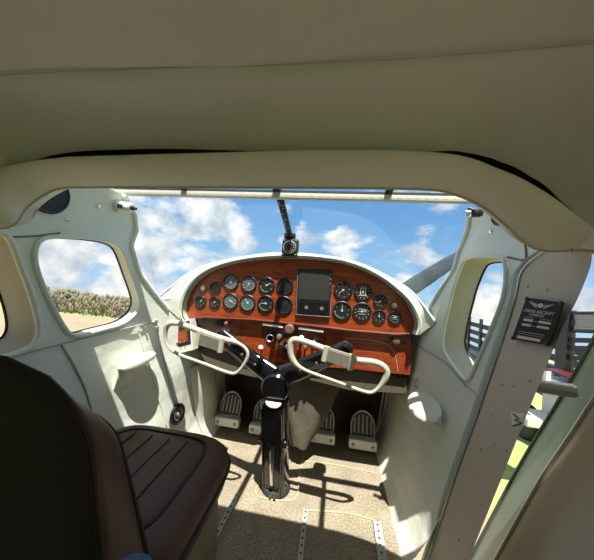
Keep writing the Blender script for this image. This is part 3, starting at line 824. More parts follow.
# ------------------------------------------------------------------ wall fittings
def seam(side, pts, nm, mat='seam', r=.0022):
    bm = BM(); tube(bm, spline([on_wall(x, y, side, .0015) for x, y in pts], 40), r, 6); return obj(nm, bm, M[mat], kind='structure')
seam(-1, [(12, 237), (35, 236), (60, 233)], 'trim_6', 'seam', .0025)
seam(1, [(507, 257), (524, 260), (526, 252), (525, 244)], 'trim_15', 'seam', .0025)
seam(-1, [(0, 362), (30, 352), (70, 342), (110, 332), (154, 322)], 'trim_7', 'grey_metal', .003)
seam(-1, [(62, 345), (72, 362), (84, 386), (92, 410)], 'trim_8', 'grey_metal', .0035)
seam(-1, [(155, 322), (163, 355), (170, 385), (176, 405)], 'trim_9', 'grey_metal', .004)
seam(-1, [(138, 330), (152, 375), (166, 425)], 'trim_10', 'vinyl', .004)
seam(1, [(412, 341), (425, 350), (445, 362), (456, 374), (466, 386)], 'trim_11', 'grey_metal', .003)
seam(1, [(466, 386), (474, 392), (482, 398)], 'trim_12', 'grey_metal', .002)

def armrest(side, A, B, label, out=.075, drop=.09, tilt=0.0):
    a = on_wall(*A, side); b = on_wall(*B, side); inn = Vector((-side, 0, 0))
    g = empty('armrest', (a + b) / 2, label, 'armrest', 'white armrests on the side walls')
    bm = BM(); n = 28; d = b - a
    def ring(k, dz, scale_o):
        pts = []
        for i in range(n):
            th = 2 * PI * i / n
            s = .5 + .5 * math.cos(th); w = (.5 - .5 * math.cos(th) * 0) ; o = (1 + math.sin(th)) / 2
            c = a.lerp(b, .5 + (.5 * k) * math.cos(th))
            pts.append(c + inn * (out * scale_o * .5 * (1 + math.sin(th) * k) ) + Vector((0, 0, dz - tilt * .5 * (1 + math.sin(th) * k))))
        return pts
    rows = [ring(.3, .010, 1), ring(.75, .008, 1), ring(.95, .002, 1), ring(1, -.006, 1), ring(.97, -.014, 1)]
    R = loft(bm, rows, closed_u=True); cap(bm, R[0]); cap(bm, R[-1]); obj('armrest_pad', bm, M['vinyl_cream'], g)
    bm = BM(); rows = [ring(.93, -.014, .9)]
    for t in (.3, .6, .9): 
        rr = ring(.9 * (1 - .5 * t), -.014 - drop * t, .9 * (1 - .75 * t)); rows.append([p - d * .20 * t for p in rr])
    R = loft(bm, rows, closed_u=True); cap(bm, R[-1]); obj('armrest_bracket', bm, M['vinyl'], g)
armrest(-1, (110, 366), (147, 351), 'white padded armrest on the left wall above the brown seat cushion')
armrest(1, (451, 415), (425, 388), 'white padded armrest on the right wall forward of the door post', out=.095, drop=.03, tilt=.05)

# round black foot vent / speaker on the left wall
c = on_wall(177.5, 414, -1, .008); g = empty('round_speaker', c, 'round black speaker low on the left wall beside the seat cushion', 'speaker')
bm = BM(); lathe(bm, c, (1, -.1, .1), [(-.004, .05), (.006, .05), (.010, .045), (.004, .040), (.004, .015)], 32); obj('speaker_rim', bm, M['black'], g)
bm = BM(); lathe(bm, c, (1, -.1, .1), [(.004, .030), (.006, .030), (.006, .024), (.004, .024)], 24); obj('speaker_ring', bm, M['alu'], g)
bm = BM(); lathe(bm, c, (1, -.1, .1), [(.002, .012), (.012, .010), (.014, .003)], 16); obj('speaker_centre', bm, M['alu'], g)

# vent discs beside the arch
c = on_wall(63, 196, -1, .004)
bm = BM(); nrm_ = Vector((.62, -.15, -.55)); lathe(bm, on_wall(49, 194, -1, .004), (1, -.0, -.12), [(0, .056), (.004, .056), (.006, .052), (.003, .048)], 36)
obj('speaker_hole', bm, M['black'], label='round black speaker opening high on the left wall, partly behind the arch', cat='speaker')
bm = BM(); lathe(bm, on_wall(500, 212, 1, .004), (-1, .0, -.12), [(0, .04), (.004, .04), (.006, .036), (.003, .032)], 30)
obj('speaker_hole', bm, M['black'], label='round black speaker opening high on the right wall, mostly behind the arch', cat='speaker')
# cream map light at the top left of the windshield
c = at(118, 205.5, Y=.84); d = Vector((1, .12, -.12)).normalized()
g = empty('map_light', c, 'cream swivel map light at the upper left corner of the windshield', 'map light')
bm = BM(); lathe(bm, c, d, [(0, .023), (.004, .025), (.012, .023), (.012, .018), (.048, .018), (.053, .013)], 20); obj('lamp_body', bm, M['white'], g)
bm = BM(); lathe(bm, c, d, [(.053, .008), (.062, .008), (.064, .005), (.072, .005)], 12); obj('lamp_tip', bm, M['black'], g)
bm = BM(); box(bm, c + d * .024 + Vector((0, -.0175, -.004)), (.018, .003, .015), rot=d.to_track_quat('X', 'Z')); obj('lamp_switch', bm, M['black'], g)
bm = BM(); lathe(bm, c - d * .035, d, [(0, .012), (.035, .016)], 14); obj('lamp_mount', bm, M['vinyl'], g)
# black camera-like lamp at the top right
c = at(477, 213, Y=.82)
g = empty('swivel_lamp', c, 'small black swivel lamp at the upper right corner of the windshield', 'lamp')
bm = BM(); box(bm, c, (.026, .024, .022), bev=.005); obj('lamp_body', bm, M['black'], g)
bm = BM(); cyl(bm, c + Vector((0, 0, .005)), c + Vector((-.02, .01, .018)), .005, seg=8); obj('lamp_stalk', bm, M['black'], g)
bm = BM(); lathe(bm, c + Vector((-.016, .005, 0)), (-1, .3, 0), [(0, .010), (.012, .011), (.013, .006)], 14); obj('lamp_lens', bm, M['chrome'], g)
# screws on vinyl hood panels
for x, y, s, lab in ((28, 214, -1, 'small chrome screw on the upper left wall nearest the arch'), (67, 220, -1, 'small chrome screw below the black speaker opening on the left wall'), (98, 206, -1, 'small chrome screw on the upper left wall near the map light'), (491, 231, 1, 'small chrome screw on the upper right wall above the window')):
    bm = BM(); lathe(bm, on_wall(x, y, s, .001), (-s, 0, -.35), [(0, .006), (.003, .0055), (.004, .002)], 10); obj('wall_screw', bm, M['chrome'], label=lab, cat='screw', group='chrome screws on the upper walls')
# latch on left pillar foot
c = on_wall(155.5, 325, -1, .004)
bm = BM(); box(bm, c, (.01, .012, .045), bev=.002); lathe(bm, c + Vector((.006, 0, -.012)), (1, 0, 0), [(0, .009), (.008, .008), (.010, .003)], 12); lathe(bm, c + Vector((.004, 0, .016)), (1, 0, 0), [(0, .006), (.006, .005)], 10)
obj('chrome_latch', bm, M['chrome'], label='small chrome latch at the foot of the left windshield pillar', cat='latch')
c = on_wall(418, 384, 1, .004)
bm = BM(); tube(bm, spline([c + Vector((0, 0, .02)), c + Vector((-.012, 0, .012)), c + Vector((-.010, 0, -.01)), c + Vector((0, .0, -.018))], 14), .004, 8)
obj('wall_hook', bm, M['alu'], label='small metal hook on the right wall just above the armrest', cat='hook')

# ------------------------------------------------------------------ compass under the centre strut
cp = at(290.5, 248, Y=1.225)
g = empty('compass', cp, 'small square black compass hanging at the foot of the windshield centre strut', 'compass')
bm = BM(); box(bm, cp, (.078, .05, .085), bev=.008); obj('compass_case', bm, M['pad_dark'] if 'pad_dark' in M else M['black'], g)
bm = BM(); lathe(bm, cp + Vector((0, -.025, 0)), (0, -1, 0), [(0, .032), (.004, .032), (.005, .028), (.002, .027)], 24); obj('compass_bezel', bm, M['alu'], g)
bm = BM(); disc(bm, cp + Vector((0, -.026, 0)), .027, .001); obj('compass_card', bm, M['dial_dark'], g)
bm = BM()
for k in range(12):
    a = 2 * PI * k / 12; d = Vector((math.cos(a), 0, math.sin(a))); box(bm, cp + Vector((0, -.0275, 0)) + d * .020, (.007, .0006, .002), rot=Quaternion((0, 1, 0), -a))
obj('card_marks', bm, M['plate_mark'], g, smooth=False)
bm = BM()
for sx in (-1, 1):
    for sz in (-1, 1): lathe(bm, cp + Vector((sx * .031, -.025, sz * .034)), (0, -1, 0), [(0, .005), (.002, .004)], 8)
obj('corner_screw', bm, M['alu'], g)
bm = BM(); box(bm, at(290, 236, Y=1.23), (.055, .03, .030), bev=.006); obj('compass_bracket', bm, M['black'], g)

# ------------------------------------------------------------------ front left seat
st = empty('front_seat', (-.34, .6, 0), 'dark brown leather front seat with piped backrest and cushion', 'seat')
# backrest: section (X half-width, front/back) lofted along the lean
XR, XL = -.135, -.585
def rest_ring(t, off=0.0):
    z = .34 + (.785 - .34) * t
    yb = .385 - .085 * t; yf = yb + .125 - .02 * t - .01
    top = 1.0
    return z, yb, yf
bm = BM(); rows = []; NR = 26
K = 44
def rr_sec(z, yb, yf, xl, xr, rad):
    pts = []; cs = [(xr - rad * .35, yb + rad * .35, -PI / 2, 0, rad * .35), (xr - rad, yf - rad, 0, PI / 2, rad), (xl + rad, yf - rad, PI / 2, PI, rad), (xl + rad * .35, yb + rad * .35, PI, 1.5 * PI, rad * .35)]
    for cx_, cy_, a0, a1, r_ in cs:
        for k in range(11):
            a = a0 + (a1 - a0) * k / 10; pts.append(Vector((cx_ + r_ * math.cos(a), cy_ + r_ * math.sin(a), z)))
    return pts
for i in range(NR):
    t = i / (NR - 1)
    z, yb, yf = rest_ring(min(t, 1))
    # shoulder rounding at the top
    u = max(0, (t - .72) / .28)
    sh_ = .13 * (1 - math.sqrt(max(0, 1 - u * u)))
    yb2 = yb; yf2 = yf - .04 * u ** 3
    row = rr_sec(z, yb2, yf2, XL + sh_, XR - sh_, .05)
    # rear edge keeps a dome: sink ends
    fr_ = lambda p: (p.y - yb2) / (yf2 - yb2)
    rows.append([Vector((p.x - .045 * t * fr_(p) * (1 if p.x > -.36 else -.3), p.y, p.z + t * t * (.03 - .075 * fr_(p)))) for p in row])
z0 = rows[-1]
c = sum(z0, Vector()) / len(z0)
rows.append([c + (p - c) * .9 + Vector((0, 0, .006)) for p in z0]); rows.append([c + (p - c) * .5 + Vector((0, 0, .010)) for p in z0])
R = loft(bm, rows, closed_u=True); cap(bm, R[0]); cap(bm, R[-1]); back = obj('backrest', bm, M['leather'], st)
# rear shell (darker panel) with piping
rear = []
for i in range(NR):
    t = i / (NR - 1); z, yb, yf = rest_ring(t); u = max(0, (t - .72) / .28); sh_ = .13 * (1 - math.sqrt(max(0, 1 - u * u)))
    rear.append((Vector((XR - sh_ - .006, yb - .001, z + .03 * t * t)), Vector((XL + sh_ + .006, yb - .001, z + .03 * t * t))))
pipe = [a for a, b in rear] + [b for a, b in reversed(rear)]
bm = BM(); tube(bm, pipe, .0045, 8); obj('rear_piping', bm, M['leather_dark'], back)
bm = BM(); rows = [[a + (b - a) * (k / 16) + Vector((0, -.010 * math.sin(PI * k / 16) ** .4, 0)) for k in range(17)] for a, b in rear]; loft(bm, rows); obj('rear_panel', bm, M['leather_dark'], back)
front = []
for i in range(NR):
    t = i / (NR - 1); z, yb, yf = rest_ring(t); u = max(0, (t - .72) / .28); sh_ = .13 * (1 - math.sqrt(max(0, 1 - u * u)))
    front.append((Vector((XR - sh_ - .012 - .043 * t, yf - .04 * u ** 3 - .012, z - .040 * t * t)), Vector((XL + sh_ + .012 + .012 * t, yf - .04 * u ** 3 - .012, z - .040 * t * t))))
bm = BM(); tube(bm, [a for a, b in front] + [b for a, b in reversed(front)], .004, 8); obj('front_piping', bm, M['leather_dark'], back)
# cushion
bm = BM(); rows = []
cy0, cy1, cx0, cx1 = .42, .845, -.545, -.115
def cush(z, grow, n=48):
    pts = []
    for k in range(n):
        a = 2 * PI * k / n; e = .42
        pts.append(Vector(((cx0 + cx1) / 2 + math.copysign(abs(math.cos(a)) ** e, math.cos(a)) * ((cx1 - cx0) / 2 + grow), (cy0 + cy1) / 2 + math.copysign(abs(math.sin(a)) ** e, math.sin(a)) * ((cy1 - cy0) / 2 + grow), z)))
    for p in pts: p.z += .055 * (p.y - .6325)
    return pts
for z, g_ in ((.27, -.05), (.28, -.02), (.31, .005), (.35, .012), (.385, .005), (.405, -.012), (.415, -.035), (.418, -.05), (.414, -.055), (.423, -.065), (.430, -.10), (.432, -.18)): rows.append(cush(z, g_))
R = loft(bm, rows, closed_u=True); cap(bm, R[0]); cap(bm, R[-1]); cu = obj('cushion', bm, M['leather'], st)
bm = BM(); tube(bm, cush(.419, -.053, 96), .0030, 6, closed=True); obj('cushion_piping', bm, M['leather_dark'], cu)
bm = BM(); tube(bm, cush(.352, .013, 96), .0035, 6, closed=True); obj('lower_piping', bm, M['leather_dark'], cu)
bm = BM()
for x in (-.24, -.30, -.36, -.42):
    tube(bm, [Vector((x, .48 + .03 * i, .4325 + .055 * (.48 + .03 * i - .6325))) for i in range(10)], .002, 6)
obj('cushion_seams', bm, M['leather_dark'], cu)
bm = BM(); prism(bm, [Vector((-.135, .44, .02)), Vector((-.135, .78, .02)), Vector((-.135, .80, .10)), Vector((-.135, .77, .30)), Vector((-.135, .46, .24))], (-.006, 0, 0)); obj('side_plate', bm, M['seat_base'], st, smooth=False)
bm = BM(); prism(bm, [Vector((-.55, .44, .02)), Vector((-.55, .78, .02)), Vector((-.55, .77, .28)), Vector((-.55, .46, .24))], (-.006, 0, 0)); obj('side_plate', bm, M['seat_base'], st, smooth=False)
bm = BM(); box(bm, (-.345, .62, .255), (.40, .36, .03)); obj('seat_pan', bm, M['black'], st)
bm = BM(); tube(bm, [(-.122, .43, .27), (-.124, .44, .33), (-.128, .46, .39)], .014, 12, ra=.026, up=(0, 1, 0)); obj('recline_hinge', bm, M['black'], st)
p = at(128, 557, Y=.36)
bm = BM(); lathe(bm, at(128, 566, Y=.33) - Vector((0, 0, .038)), (0, 0, 1), [(0, .034), (.012, .036), (.022, .033), (.030, .020), (.033, .006)], 24)
obj('blue_cover', bm, M['blue'], label='rounded blue denim shape at the seat back, at the photo bottom edge', cat='blue cloth')

# ------------------------------------------------------------------ door post on the right, with placard
dp = empty('door_post', F_[30], 'beige curved door post with rivets and a black placard on the right', 'door post')
bm = BM(); loft(bm, [[f + (f - a).normalized() * 0 + Vector((.012, .004, 0)) for f, a in zip(F_, A_)], F_, [f.lerp(a, .33) for f, a in zip(F_, A_)], [f.lerp(a, .66) for f, a in zip(F_, A_)], A_, [a + Vector((.012, .018, 0)) for a in A_], [f + Vector((.03, .02, 0)) for f in F_]]); obj('post_face', bm, M['beige_metal'], dp)
bm = BM(); tube(bm, [f + Vector((-.001, 0, 0)) for f in F_], .0035, 6); obj('forward_bead', bm, M['alu'], dp)
bm = BM(); 
for x, y in ((527, 289), (546, 290), (503, 382), (515, 388), (531, 384), (482, 448), (494, 446), (505, 451), (492, 414), (459, 540), (474, 545)):
    t = None; best = None
    for i in range(60):
        for s in range(1, 20):
            p = F_[i].lerp(A_[i], s / 20); q_ = M3.transposed() @ (p - CAM); u = CX + FPX * q_.x / -q_.z; v = CY - FPX * q_.y / -q_.z
            dd = (u - x) ** 2 + (v - y) ** 2
            if best is None or dd < best: best = dd; t = p
    bm = BM(); lathe(bm, t, (-1, -.6, 0), [(0, .0045), (.0015, .004), (.002, .002)], 8); obj('rivet', bm, M['tan_reveal'], dp)
# green-grey riveted strip between the wall and the post
bm = BM(); FS = [f + Vector((-.003, .032, 0)) for f in F_]
loft(bm, [FS, [f + Vector((-.008, .012, 0)) for f in F_], [f + Vector((-.002, .001, 0)) for f in F_]]); jm = obj('trim_13', bm, M['grey_metal'], kind='structure')
bm = BM()
for i in range(6, 54, 4): lathe(bm, F_[i] + Vector((-.0075, .018, 0)), (-1, -.3, 0), [(0, .003), (.0015, .0025)], 8)
obj('trim_14', bm, M['alu'], jm)

# placard
PC = [at(x, y, X=X) for x, y, X in ((526.5, 297.5, .651), (563, 302.5, .640), (548.5, 345.5, .636), (511.5, 339, .647))]
pl = empty('maker_placard', sum(PC, Vector()) / 4, 'black metal maker placard with winged emblem fixed on the beige door post', 'placard')
eu = (PC[1] - PC[0]); ev = (PC[3] - PC[0]); Wd = (eu.length + (PC[2] - PC[3]).length) / 2; Hd = (ev.length + (PC[2] - PC[1]).length) / 2
ux = (eu.normalized() + (PC[2] - PC[3]).normalized()).normalized(); vv = -(ev.normalized() + (PC[2] - PC[1]).normalized()); vy = vv.normalized(); nz = ux.cross(vy).normalized(); vy2 = vy
def pp(u, v, o=0.0): return PC[0].lerp(PC[1], u).lerp(PC[3].lerp(PC[2], u), v) + nz * o
bm = BM(); prism(bm, [pp(0, 0), pp(1, 0), pp(1, 1), pp(0, 1)], -nz * .003); obj('plate', bm, M['plate'], pl, smooth=False)
def pquad(bm, u0, v0, u1, v1, o=.0012):
    prism(bm, [pp(u0, v0, o), pp(u1, v0, o), pp(u1, v1, o), pp(u0, v1, o)], -nz * .0008)
bm = BM()
for u0, u1 in ((.17, .44), (.60, .90)):
    pquad(bm, u0, .47, u1, .525); pquad(bm, u0, .585, u1, .64)
pquad(bm, .48, .495, .56, .505); pquad(bm, .48, .61, .56, .62)
pquad(bm, .17, .425, .44, .432); pquad(bm, .60, .425, .90, .432)
obj('blank_fields', bm, M['plate_mark'], pl, smooth=False)
bm = BM(); pquad(bm, .16, .885, .80, .955); obj('bottom_field', bm, M['plate_mark'], pl, smooth=False)
bm = BM(); 
for i in range(14): pquad(bm, .16 + i * .05, .775, .16 + i * .05 + .032, .79)
for i in range(14): pquad(bm, .16 + i * .05, .83, .16 + i * .05 + .032, .84)
obj('fine_print', bm, M['plate_mark'], pl, smooth=False)
bm = BM()
for s in (-1, 1):
    for k in range(4):
        v0 = .085 + k * .026; e = .36 - k * .055
        prism(bm, [pp(.5 + s * .09, v0 + .03, .0012), pp(.5 + s * e, v0 - .012 , .0012), pp(.5 + s * (e - .03), v0 + .006, .0012), pp(.5 + s * .09, v0 + .042, .0012)], -nz * .0008)
prism(bm, [pp(.5 + .075 * math.cos(a), .135 + .05 * math.sin(a), .0012) for a in [2 * PI * k / 20 for k in range(20)]], -nz * .0008)
obj('winged_emblem', bm, M['plate_mark'], pl, smooth=False)
bm = BM()
for u, v in ((.03, .03), (.97, .03), (.03, .97), (.96, .97)): lathe(bm, pp(u, v, .0), nz, [(0, .006), (.002, .0055), (.003, .002)], 10)
obj('placard_screw', bm, M['black'], pl)
def text(s, u, v, width, height, parent, mat):
    cu_ = bpy.data.curves.new('t', 'FONT'); cu_.body = s; cu_.align_x = 'CENTER'; cu_.align_y = 'CENTER'; cu_.size = 1; cu_.extrude = .01
    o = bpy.data.objects.new('t', cu_); COL.objects.link(o)
    bpy.context.view_layer.update(); dg = bpy.context.evaluated_depsgraph_get()
    me = bpy.data.meshes.new_from_object(o.evaluated_get(dg)); w = max(v_.co.x for v_ in me.vertices) - min(v_.co.x for v_ in me.vertices); h = max(v_.co.y for v_ in me.vertices) - min(v_.co.y for v_ in me.vertices)
    bpy.data.objects.remove(o)
    cmid = pp(u, v, .0014); ex = (pp(min(1, u + .2), v) - pp(u - .2, v)).normalized() * (width / w); ey = (pp(u, v - .1) - pp(u, v + .1)).normalized() * (height / h)
    for vt in me.vertices: vt.co = cmid + ex * vt.co.x + ey * vt.co.y + nz * vt.co.z * .02
    me.materials.clear(); me.materials.append(mat)
    o = bpy.data.objects.new('lettering', me); COL.objects.link(o); o.parent = parent; o.matrix_parent_inverse = Matrix.Translation(-parent.location)
text('CESSNA AIRCRAFT', .50, .285, Wd * .80, Hd * .075, pl, M['plate_mark'])
text('COMPANY', .50, .365, Wd * .42, Hd * .065, pl, M['plate_mark'])

# small black and white sticker-like clip on the post edge
c = at(517, 420, X=.60)
bm = BM(); prism(bm, [at(x, y, X=.60) for x, y in ((511, 412), (524, 414), (521, 427), (512, 426))], (.004, 0, 0)); cl = obj('post_latch', bm, M['white'], dp, smooth=False)
bm = BM(); tube(bm, [at(x, y, X=.597) for x, y in ((513, 414), (519, 419), (514, 420), (522, 423), (513, 426))], .0016, 6); obj('latch_spring', bm, M['black'], cl)

# ------------------------------------------------------------------ open door, lower right
DA = [at(604, 320, X=.80), at(594, 343, X=.80), at(560, 402, X=.79), at(520, 468, X=.76), at(475, 552, X=.70), at(450, 600, X=.66)]
DB = [at(640, 330, X=.80), at(596, 397, X=.775), at(572, 434, X=.765), at(540, 482, X=.74), at(497, 558, X=.68), at(475, 600, X=.64)]
da = spline(DA, 50); db = spline(DB, 50)
dr = empty('cabin_door', da[25], 'cabin door at the lower right with grey-green metal edge and beige inner panel', 'door')
bm = BM(); loft(bm, [[p + Vector((.02, .008, 0)) for p in da], da, [a.lerp(b, .5) + Vector((-.004, 0, 0)) for a, b in zip(da, db)], db]); obj('edge_frame', bm, M['grey_metal'], dr)
bm = BM(); tube(bm, [p + Vector((-.001, .004, 0)) for p in da], .004, 8); obj('edge_seal', bm, M['seam'], dr)
bm = BM(); tube(bm, [p + Vector((-.002, -.001, 0)) for p in db], .005, 8); obj('edge_bead', bm, M['alu'], dr)
bm = BM()
dc = [Vector((p.x - .005, p.y - .35, p.z)) for p in db]; dd_ = [Vector((p.x - .02, p.y - .9, p.z)) for p in db]
loft(bm, [db, [a.lerp(b, .1) + Vector((-.012, 0, 0)) for a, b in zip(db, dc)], dc, dd_, [p + Vector((.05, 0, 0)) for p in dd_], [p + Vector((.045, .0, 0)) for p in da]]); obj('inner_panel', bm, M['beige_panel'], dr)
a = at(530, 385, X=.665); b = at(575, 391, X=.72)
bm = BM(); cyl(bm, a, b, .015, seg=20); cyl(bm, b, b + (b - a).normalized() * .004, .012, seg=16); obj('grab_tube', bm, M['alu'], dr)

# ------------------------------------------------------------------ outside
SL = .19
def gz(y): return -1.05 - SL * (y - 1.0)
bm = BM(); A = 900
loft(bm, [[Vector((x, y, gz(y))) for x in (-A, -300, -100, -30, 0, 30, 100, 300, A)] for y in (-A, -200, -50, 0, 50, 200, A)])
obj('ground', bm, M['ground'], kind='structure')
# propeller
pr = empty('propeller', (0, 2.6, .22), 'grey propeller blade standing beyond the windshield on the right', 'propeller')
tip = at(470, 246, Y=2.6) ; pa = at(406, 291, Y=2.6); pb = at(452, 261, Y=2.6); root = pa + (pb - pa) * (-pa.x / (pb.x - pa.x))
def blade(direction, L, name):
    bm = BM(); rows = []; d = direction.normalized(); w_ = Vector((d.z, 0, -d.x))
    for i in range(16):
        t = i / 15; wd = .05 + .042 * math.sin(PI * min(1, t * .9 + .1)) ** .8
        tw = math.radians(30 - 24 * t); cdir = w_ * math.cos(tw) + Vector((0, 1, 0)) * math.sin(tw); nn = d.cross(cdir)
        rows.append([root + d * (L * t) + cdir * (wd * math.cos(a)) + nn * (.014 * (1 - .6 * t) * math.sin(a)) for a in [2 * PI * k / 16 for k in range(16)]])
    R = loft(bm, rows, closed_u=True); cap(bm, R[0]); cap(bm, R[-1]); obj('blade', bm, M['prop'], pr)
dirn = pb - root
blade(dirn, 1.75, 'blade'); blade(-dirn, 1.25, 'blade')
bm = BM(); lathe(bm, root + Vector((0, -.1, 0)), (0, 1, 0), [(0, .10), (.1, .11), (.2, .08), (.26, .02)], 24); obj('spinner', bm, M['alu'], pr)

# trees along the far left edge of the field
def ico(bm, c, r, sub=2, sq=(1, 1, 1), jit=.25, seed=0):
    rnd = random.Random(seed); m = Matrix.LocRotScale(Vector(c), None, Vector(sq) * r)
    res = bmesh.ops.create_icosphere(bm, subdivisions=sub, radius=1, matrix=m)
    for v in res['verts']: v.co += (v.co - Vector(c)) * rnd.uniform(-jit, jit)
protos = []
for kind in range(3):
    b1 = BM(); 
    for k in range(40):
        a_ = random.uniform(0, 2 * PI); q_ = random.random() ** .5; zz = random.uniform(-2.2, 2.2); ico(b1, (2.1 * q_ * math.cos(a_) * math.sqrt(1 - (zz / 2.6) ** 2), 1.8 * q_ * math.sin(a_), 3.0 + zz), random.uniform(.28, .5), 2, sq=(.8, .8, 1.5), jit=.16, seed=k + kind * 50)
    me1 = bpy.data.meshes.new('crown'); b1.to_mesh(me1); b1.free(); me1.materials.append(M['crown_green'] if kind == 1 else M['crown'])
    b2 = BM(); tube(b2, [(0, 0, -.4), (0.05, 0, 1.2), (0, .1, 2.8)], [.28, .22, .12], 8); me2 = bpy.data.meshes.new('trunk'); b2.to_mesh(me2); b2.free(); me2.materials.append(M['bark'])
    protos.append((me1, me2))
TL = ['bare brown tree in the treeline beyond the field', 'greening tree in the treeline beyond the field', 'bare brown broad tree in the treeline beyond the field']
n_t = 56
for i in range(n_t):
    px = 20 + (145 - 20) * i / (n_t - 1) + random.uniform(-1.5, 1.5)
    r = ray(px, 316)
    # meet the ground plane z = gz(y)
    t = (gz(0) - CAM.z) / (r.z + SL * r.y) ; p = CAM + r * t
    dist = 140 + (i * 5 % 14) * 13; hd = Vector((r.x, r.y, 0)).normalized(); y = hd.y * dist; x = hd.x * dist
    kd = i % 3; me1, me2 = protos[kd]
    g = empty('tree', (x, y, gz(y)), TL[kd], 'tree', ('bare brown trees in the treeline', 'greening trees in the treeline', 'broad bare trees in the treeline')[kd])
    sc1 = random.uniform(1.8, 2.3) * dist / 200; g.scale = (sc1 * .95, sc1 * .95, sc1 * 1.1); g.rotation_euler = (0, 0, random.uniform(0, 6))
    for nm, me in (('crown', me1), ('trunk', me2)):
        o = bpy.data.objects.new(nm, me); COL.objects.link(o); o.parent = g

# black stake-sided trailer standing outside on the right
def seg_box(bm, a, b, w, h): 
    d = Vector(b) - Vector(a); box(bm, (Vector(a) + Vector(b)) / 2, (w, d.length, h), rot=d.to_track_quat('Y', 'Z'))
tr = empty('stake_trailer', (4.6, 5.2, gz(5.2)), 'black stake-sided trailer standing outside beyond the door opening', 'trailer')
T0 = at(462, 340, X=4.6); T1 = at(600, 345, X=4.6)      # line of the side nearest the aircraft
X0 = 4.6; ya, yb = T1.y - .6, T0.y + .2
zb = -.15
ztop = lambda y: at(480, 322, X=4.6).z
zt = ztop(0); 
for k in range(4):
    z = zt - .12 - k * .24
    bm = BM(); box(bm, (X0, (ya + yb) / 2, z), (.04, yb - ya, .13)); obj('side_rail', bm, M['fence'], tr, smooth=False)
npost = 9
for k in range(npost):
    y = yb + (ya - yb) * k / (npost - 1); bm = BM(); box(bm, (X0 - .03, y, zt - .45), (.06, .08, 1.1)); obj('stake', bm, M['fence'], tr, smooth=False)
bm = BM(); box(bm, (X0 - .02, yb, zt + .0), (.09, .09, 1.1)); obj('end_stake', bm, M['fence'], tr, smooth=False)
bm = BM(); box(bm, (X0 + 1.0, (ya + yb) / 2, zt - 1.12), (2.1, yb - ya + .2, .14)); obj('deck', bm, M['fence'], tr, smooth=False)
for k in range(2):
    yy = (ya + yb) / 2 + (k - .5) * 1.0; bm = BM(); gzz = gz(yy) + .38; lathe(bm, (X0 + .05, yy, gzz), (1, 0, 0), [(-.11, .20), (-.12, .34), (-.09, .38), (.09, .38), (.12, .34), (.12, .2)], 24); obj('wheel', bm, M['rubber'], tr)
# tall tower with mesh panel, nearer
gt = empty('mesh_gate', at(575, 345, X=3.4), 'tall black post with grey mesh panel outside beyond the door opening', 'gate')
pa_ = at(567, 310, X=3.4); pb_ = at(566, 372, X=3.4); bm = BM(); box(bm, ((pa_ + pb_) / 2), (.10, .14, (pa_ - pb_).length)); obj('gate_post', bm, M['fence'], gt, smooth=False)
G = [at(x, y, X=3.4) for x, y in ((573, 313), (600, 313), (600, 332), (573, 331))]
bm = BM(); tube(bm, G, .025, 6, closed=True); obj('panel_frame', bm, M['fence'], gt)
bm = BM()
for k in range(16):
    u = k / 15; cyl(bm, G[0].lerp(G[1], u), G[3].lerp(G[2], max(0, min(1, u - .25))), .010, seg=5); cyl(bm, G[0].lerp(G[1], max(0, u - .25)), G[3].lerp(G[2], u), .010, seg=5)
obj('wire_mesh', bm, M['mesh_grey'], gt)
for yy in (340, 348, 358):
    bm = BM(); seg_box(bm, at(567, yy, X=3.4), at(610, yy + 1, X=3.4), .05, .06); obj('gate_rail', bm, M['fence'], gt, smooth=False)
# red vehicle body with a number, and pale steps under the tube
rd = empty('red_tractor', at(556, 378, X=3.1), 'low red and white machine body outside beyond the door post', 'machine')
a = at(545, 368, X=3.1); b = at(572, 384, X=3.1); c = (a + b) / 2
bm = BM(); box(bm, c + Vector((.25, 0, .02)), (.5, abs(a.y - b.y) * 1.2, abs(a.z - b.z) * .55), bev=.03); obj('hood', bm, M['red'], rd)
bm = BM(); box(bm, c + Vector((.25, 0, -.10)), (.52, abs(a.y - b.y) * 1.15, .06), bev=.01); obj('white_stripe', bm, M['white'], rd)
bw = at(548, 420, X=3.0)
cu_ = bpy.data.curves.new('t', 'FONT'); cu_.body = '3'; cu_.size = .16; cu_.extrude = .002
to = bpy.data.objects.new('t', cu_); COL.objects.link(to); bpy.context.view_layer.update()
me = bpy.data.meshes.new_from_object(to.evaluated_get(bpy.context.evaluated_depsgraph_get())); bpy.data.objects.remove(to)
tp = at(538, 381, X=2.98)
for v_ in me.vertices: v_.co = tp + Vector((v_.co.z, -v_.co.x, v_.co.y))
me.materials.clear(); me.materials.append(M['black'])
bm = BM(); prism(bm, [at(x, y, X=3.0) for x, y in ((528, 370), (547, 371), (546, 384), (527, 383))], (.05, 0, 0)); nb = obj('number_plate', bm, M['white'], rd, smooth=False)
to = bpy.data.objects.new('number', me); COL.objects.link(to); to.parent = nb; to.matrix_parent_inverse = Matrix.Translation(-parent_loc(nb))
cb = empty('concrete_step', at(552, 405, X=3.0), 'pale concrete block steps outside under the silver tube', 'steps')
a = at(536, 390, X=3.2); b = at(556, 425, X=3.2)
bm = BM(); box(bm, (3.7, (a.y + b.y) / 2, (a.z + b.z) / 2), (.9, abs(a.y - b.y) * .8, abs(b.z - a.z)), bev=.02); obj('block', bm, M['concrete'], cb, smooth=False)
bm = BM(); box(bm, (3.55, (a.y + b.y) / 2, b.z - .02), (1.4, abs(a.y - b.y) * 1.1, .12), bev=.02); obj('tread', bm, M['concrete'], cb, smooth=False)

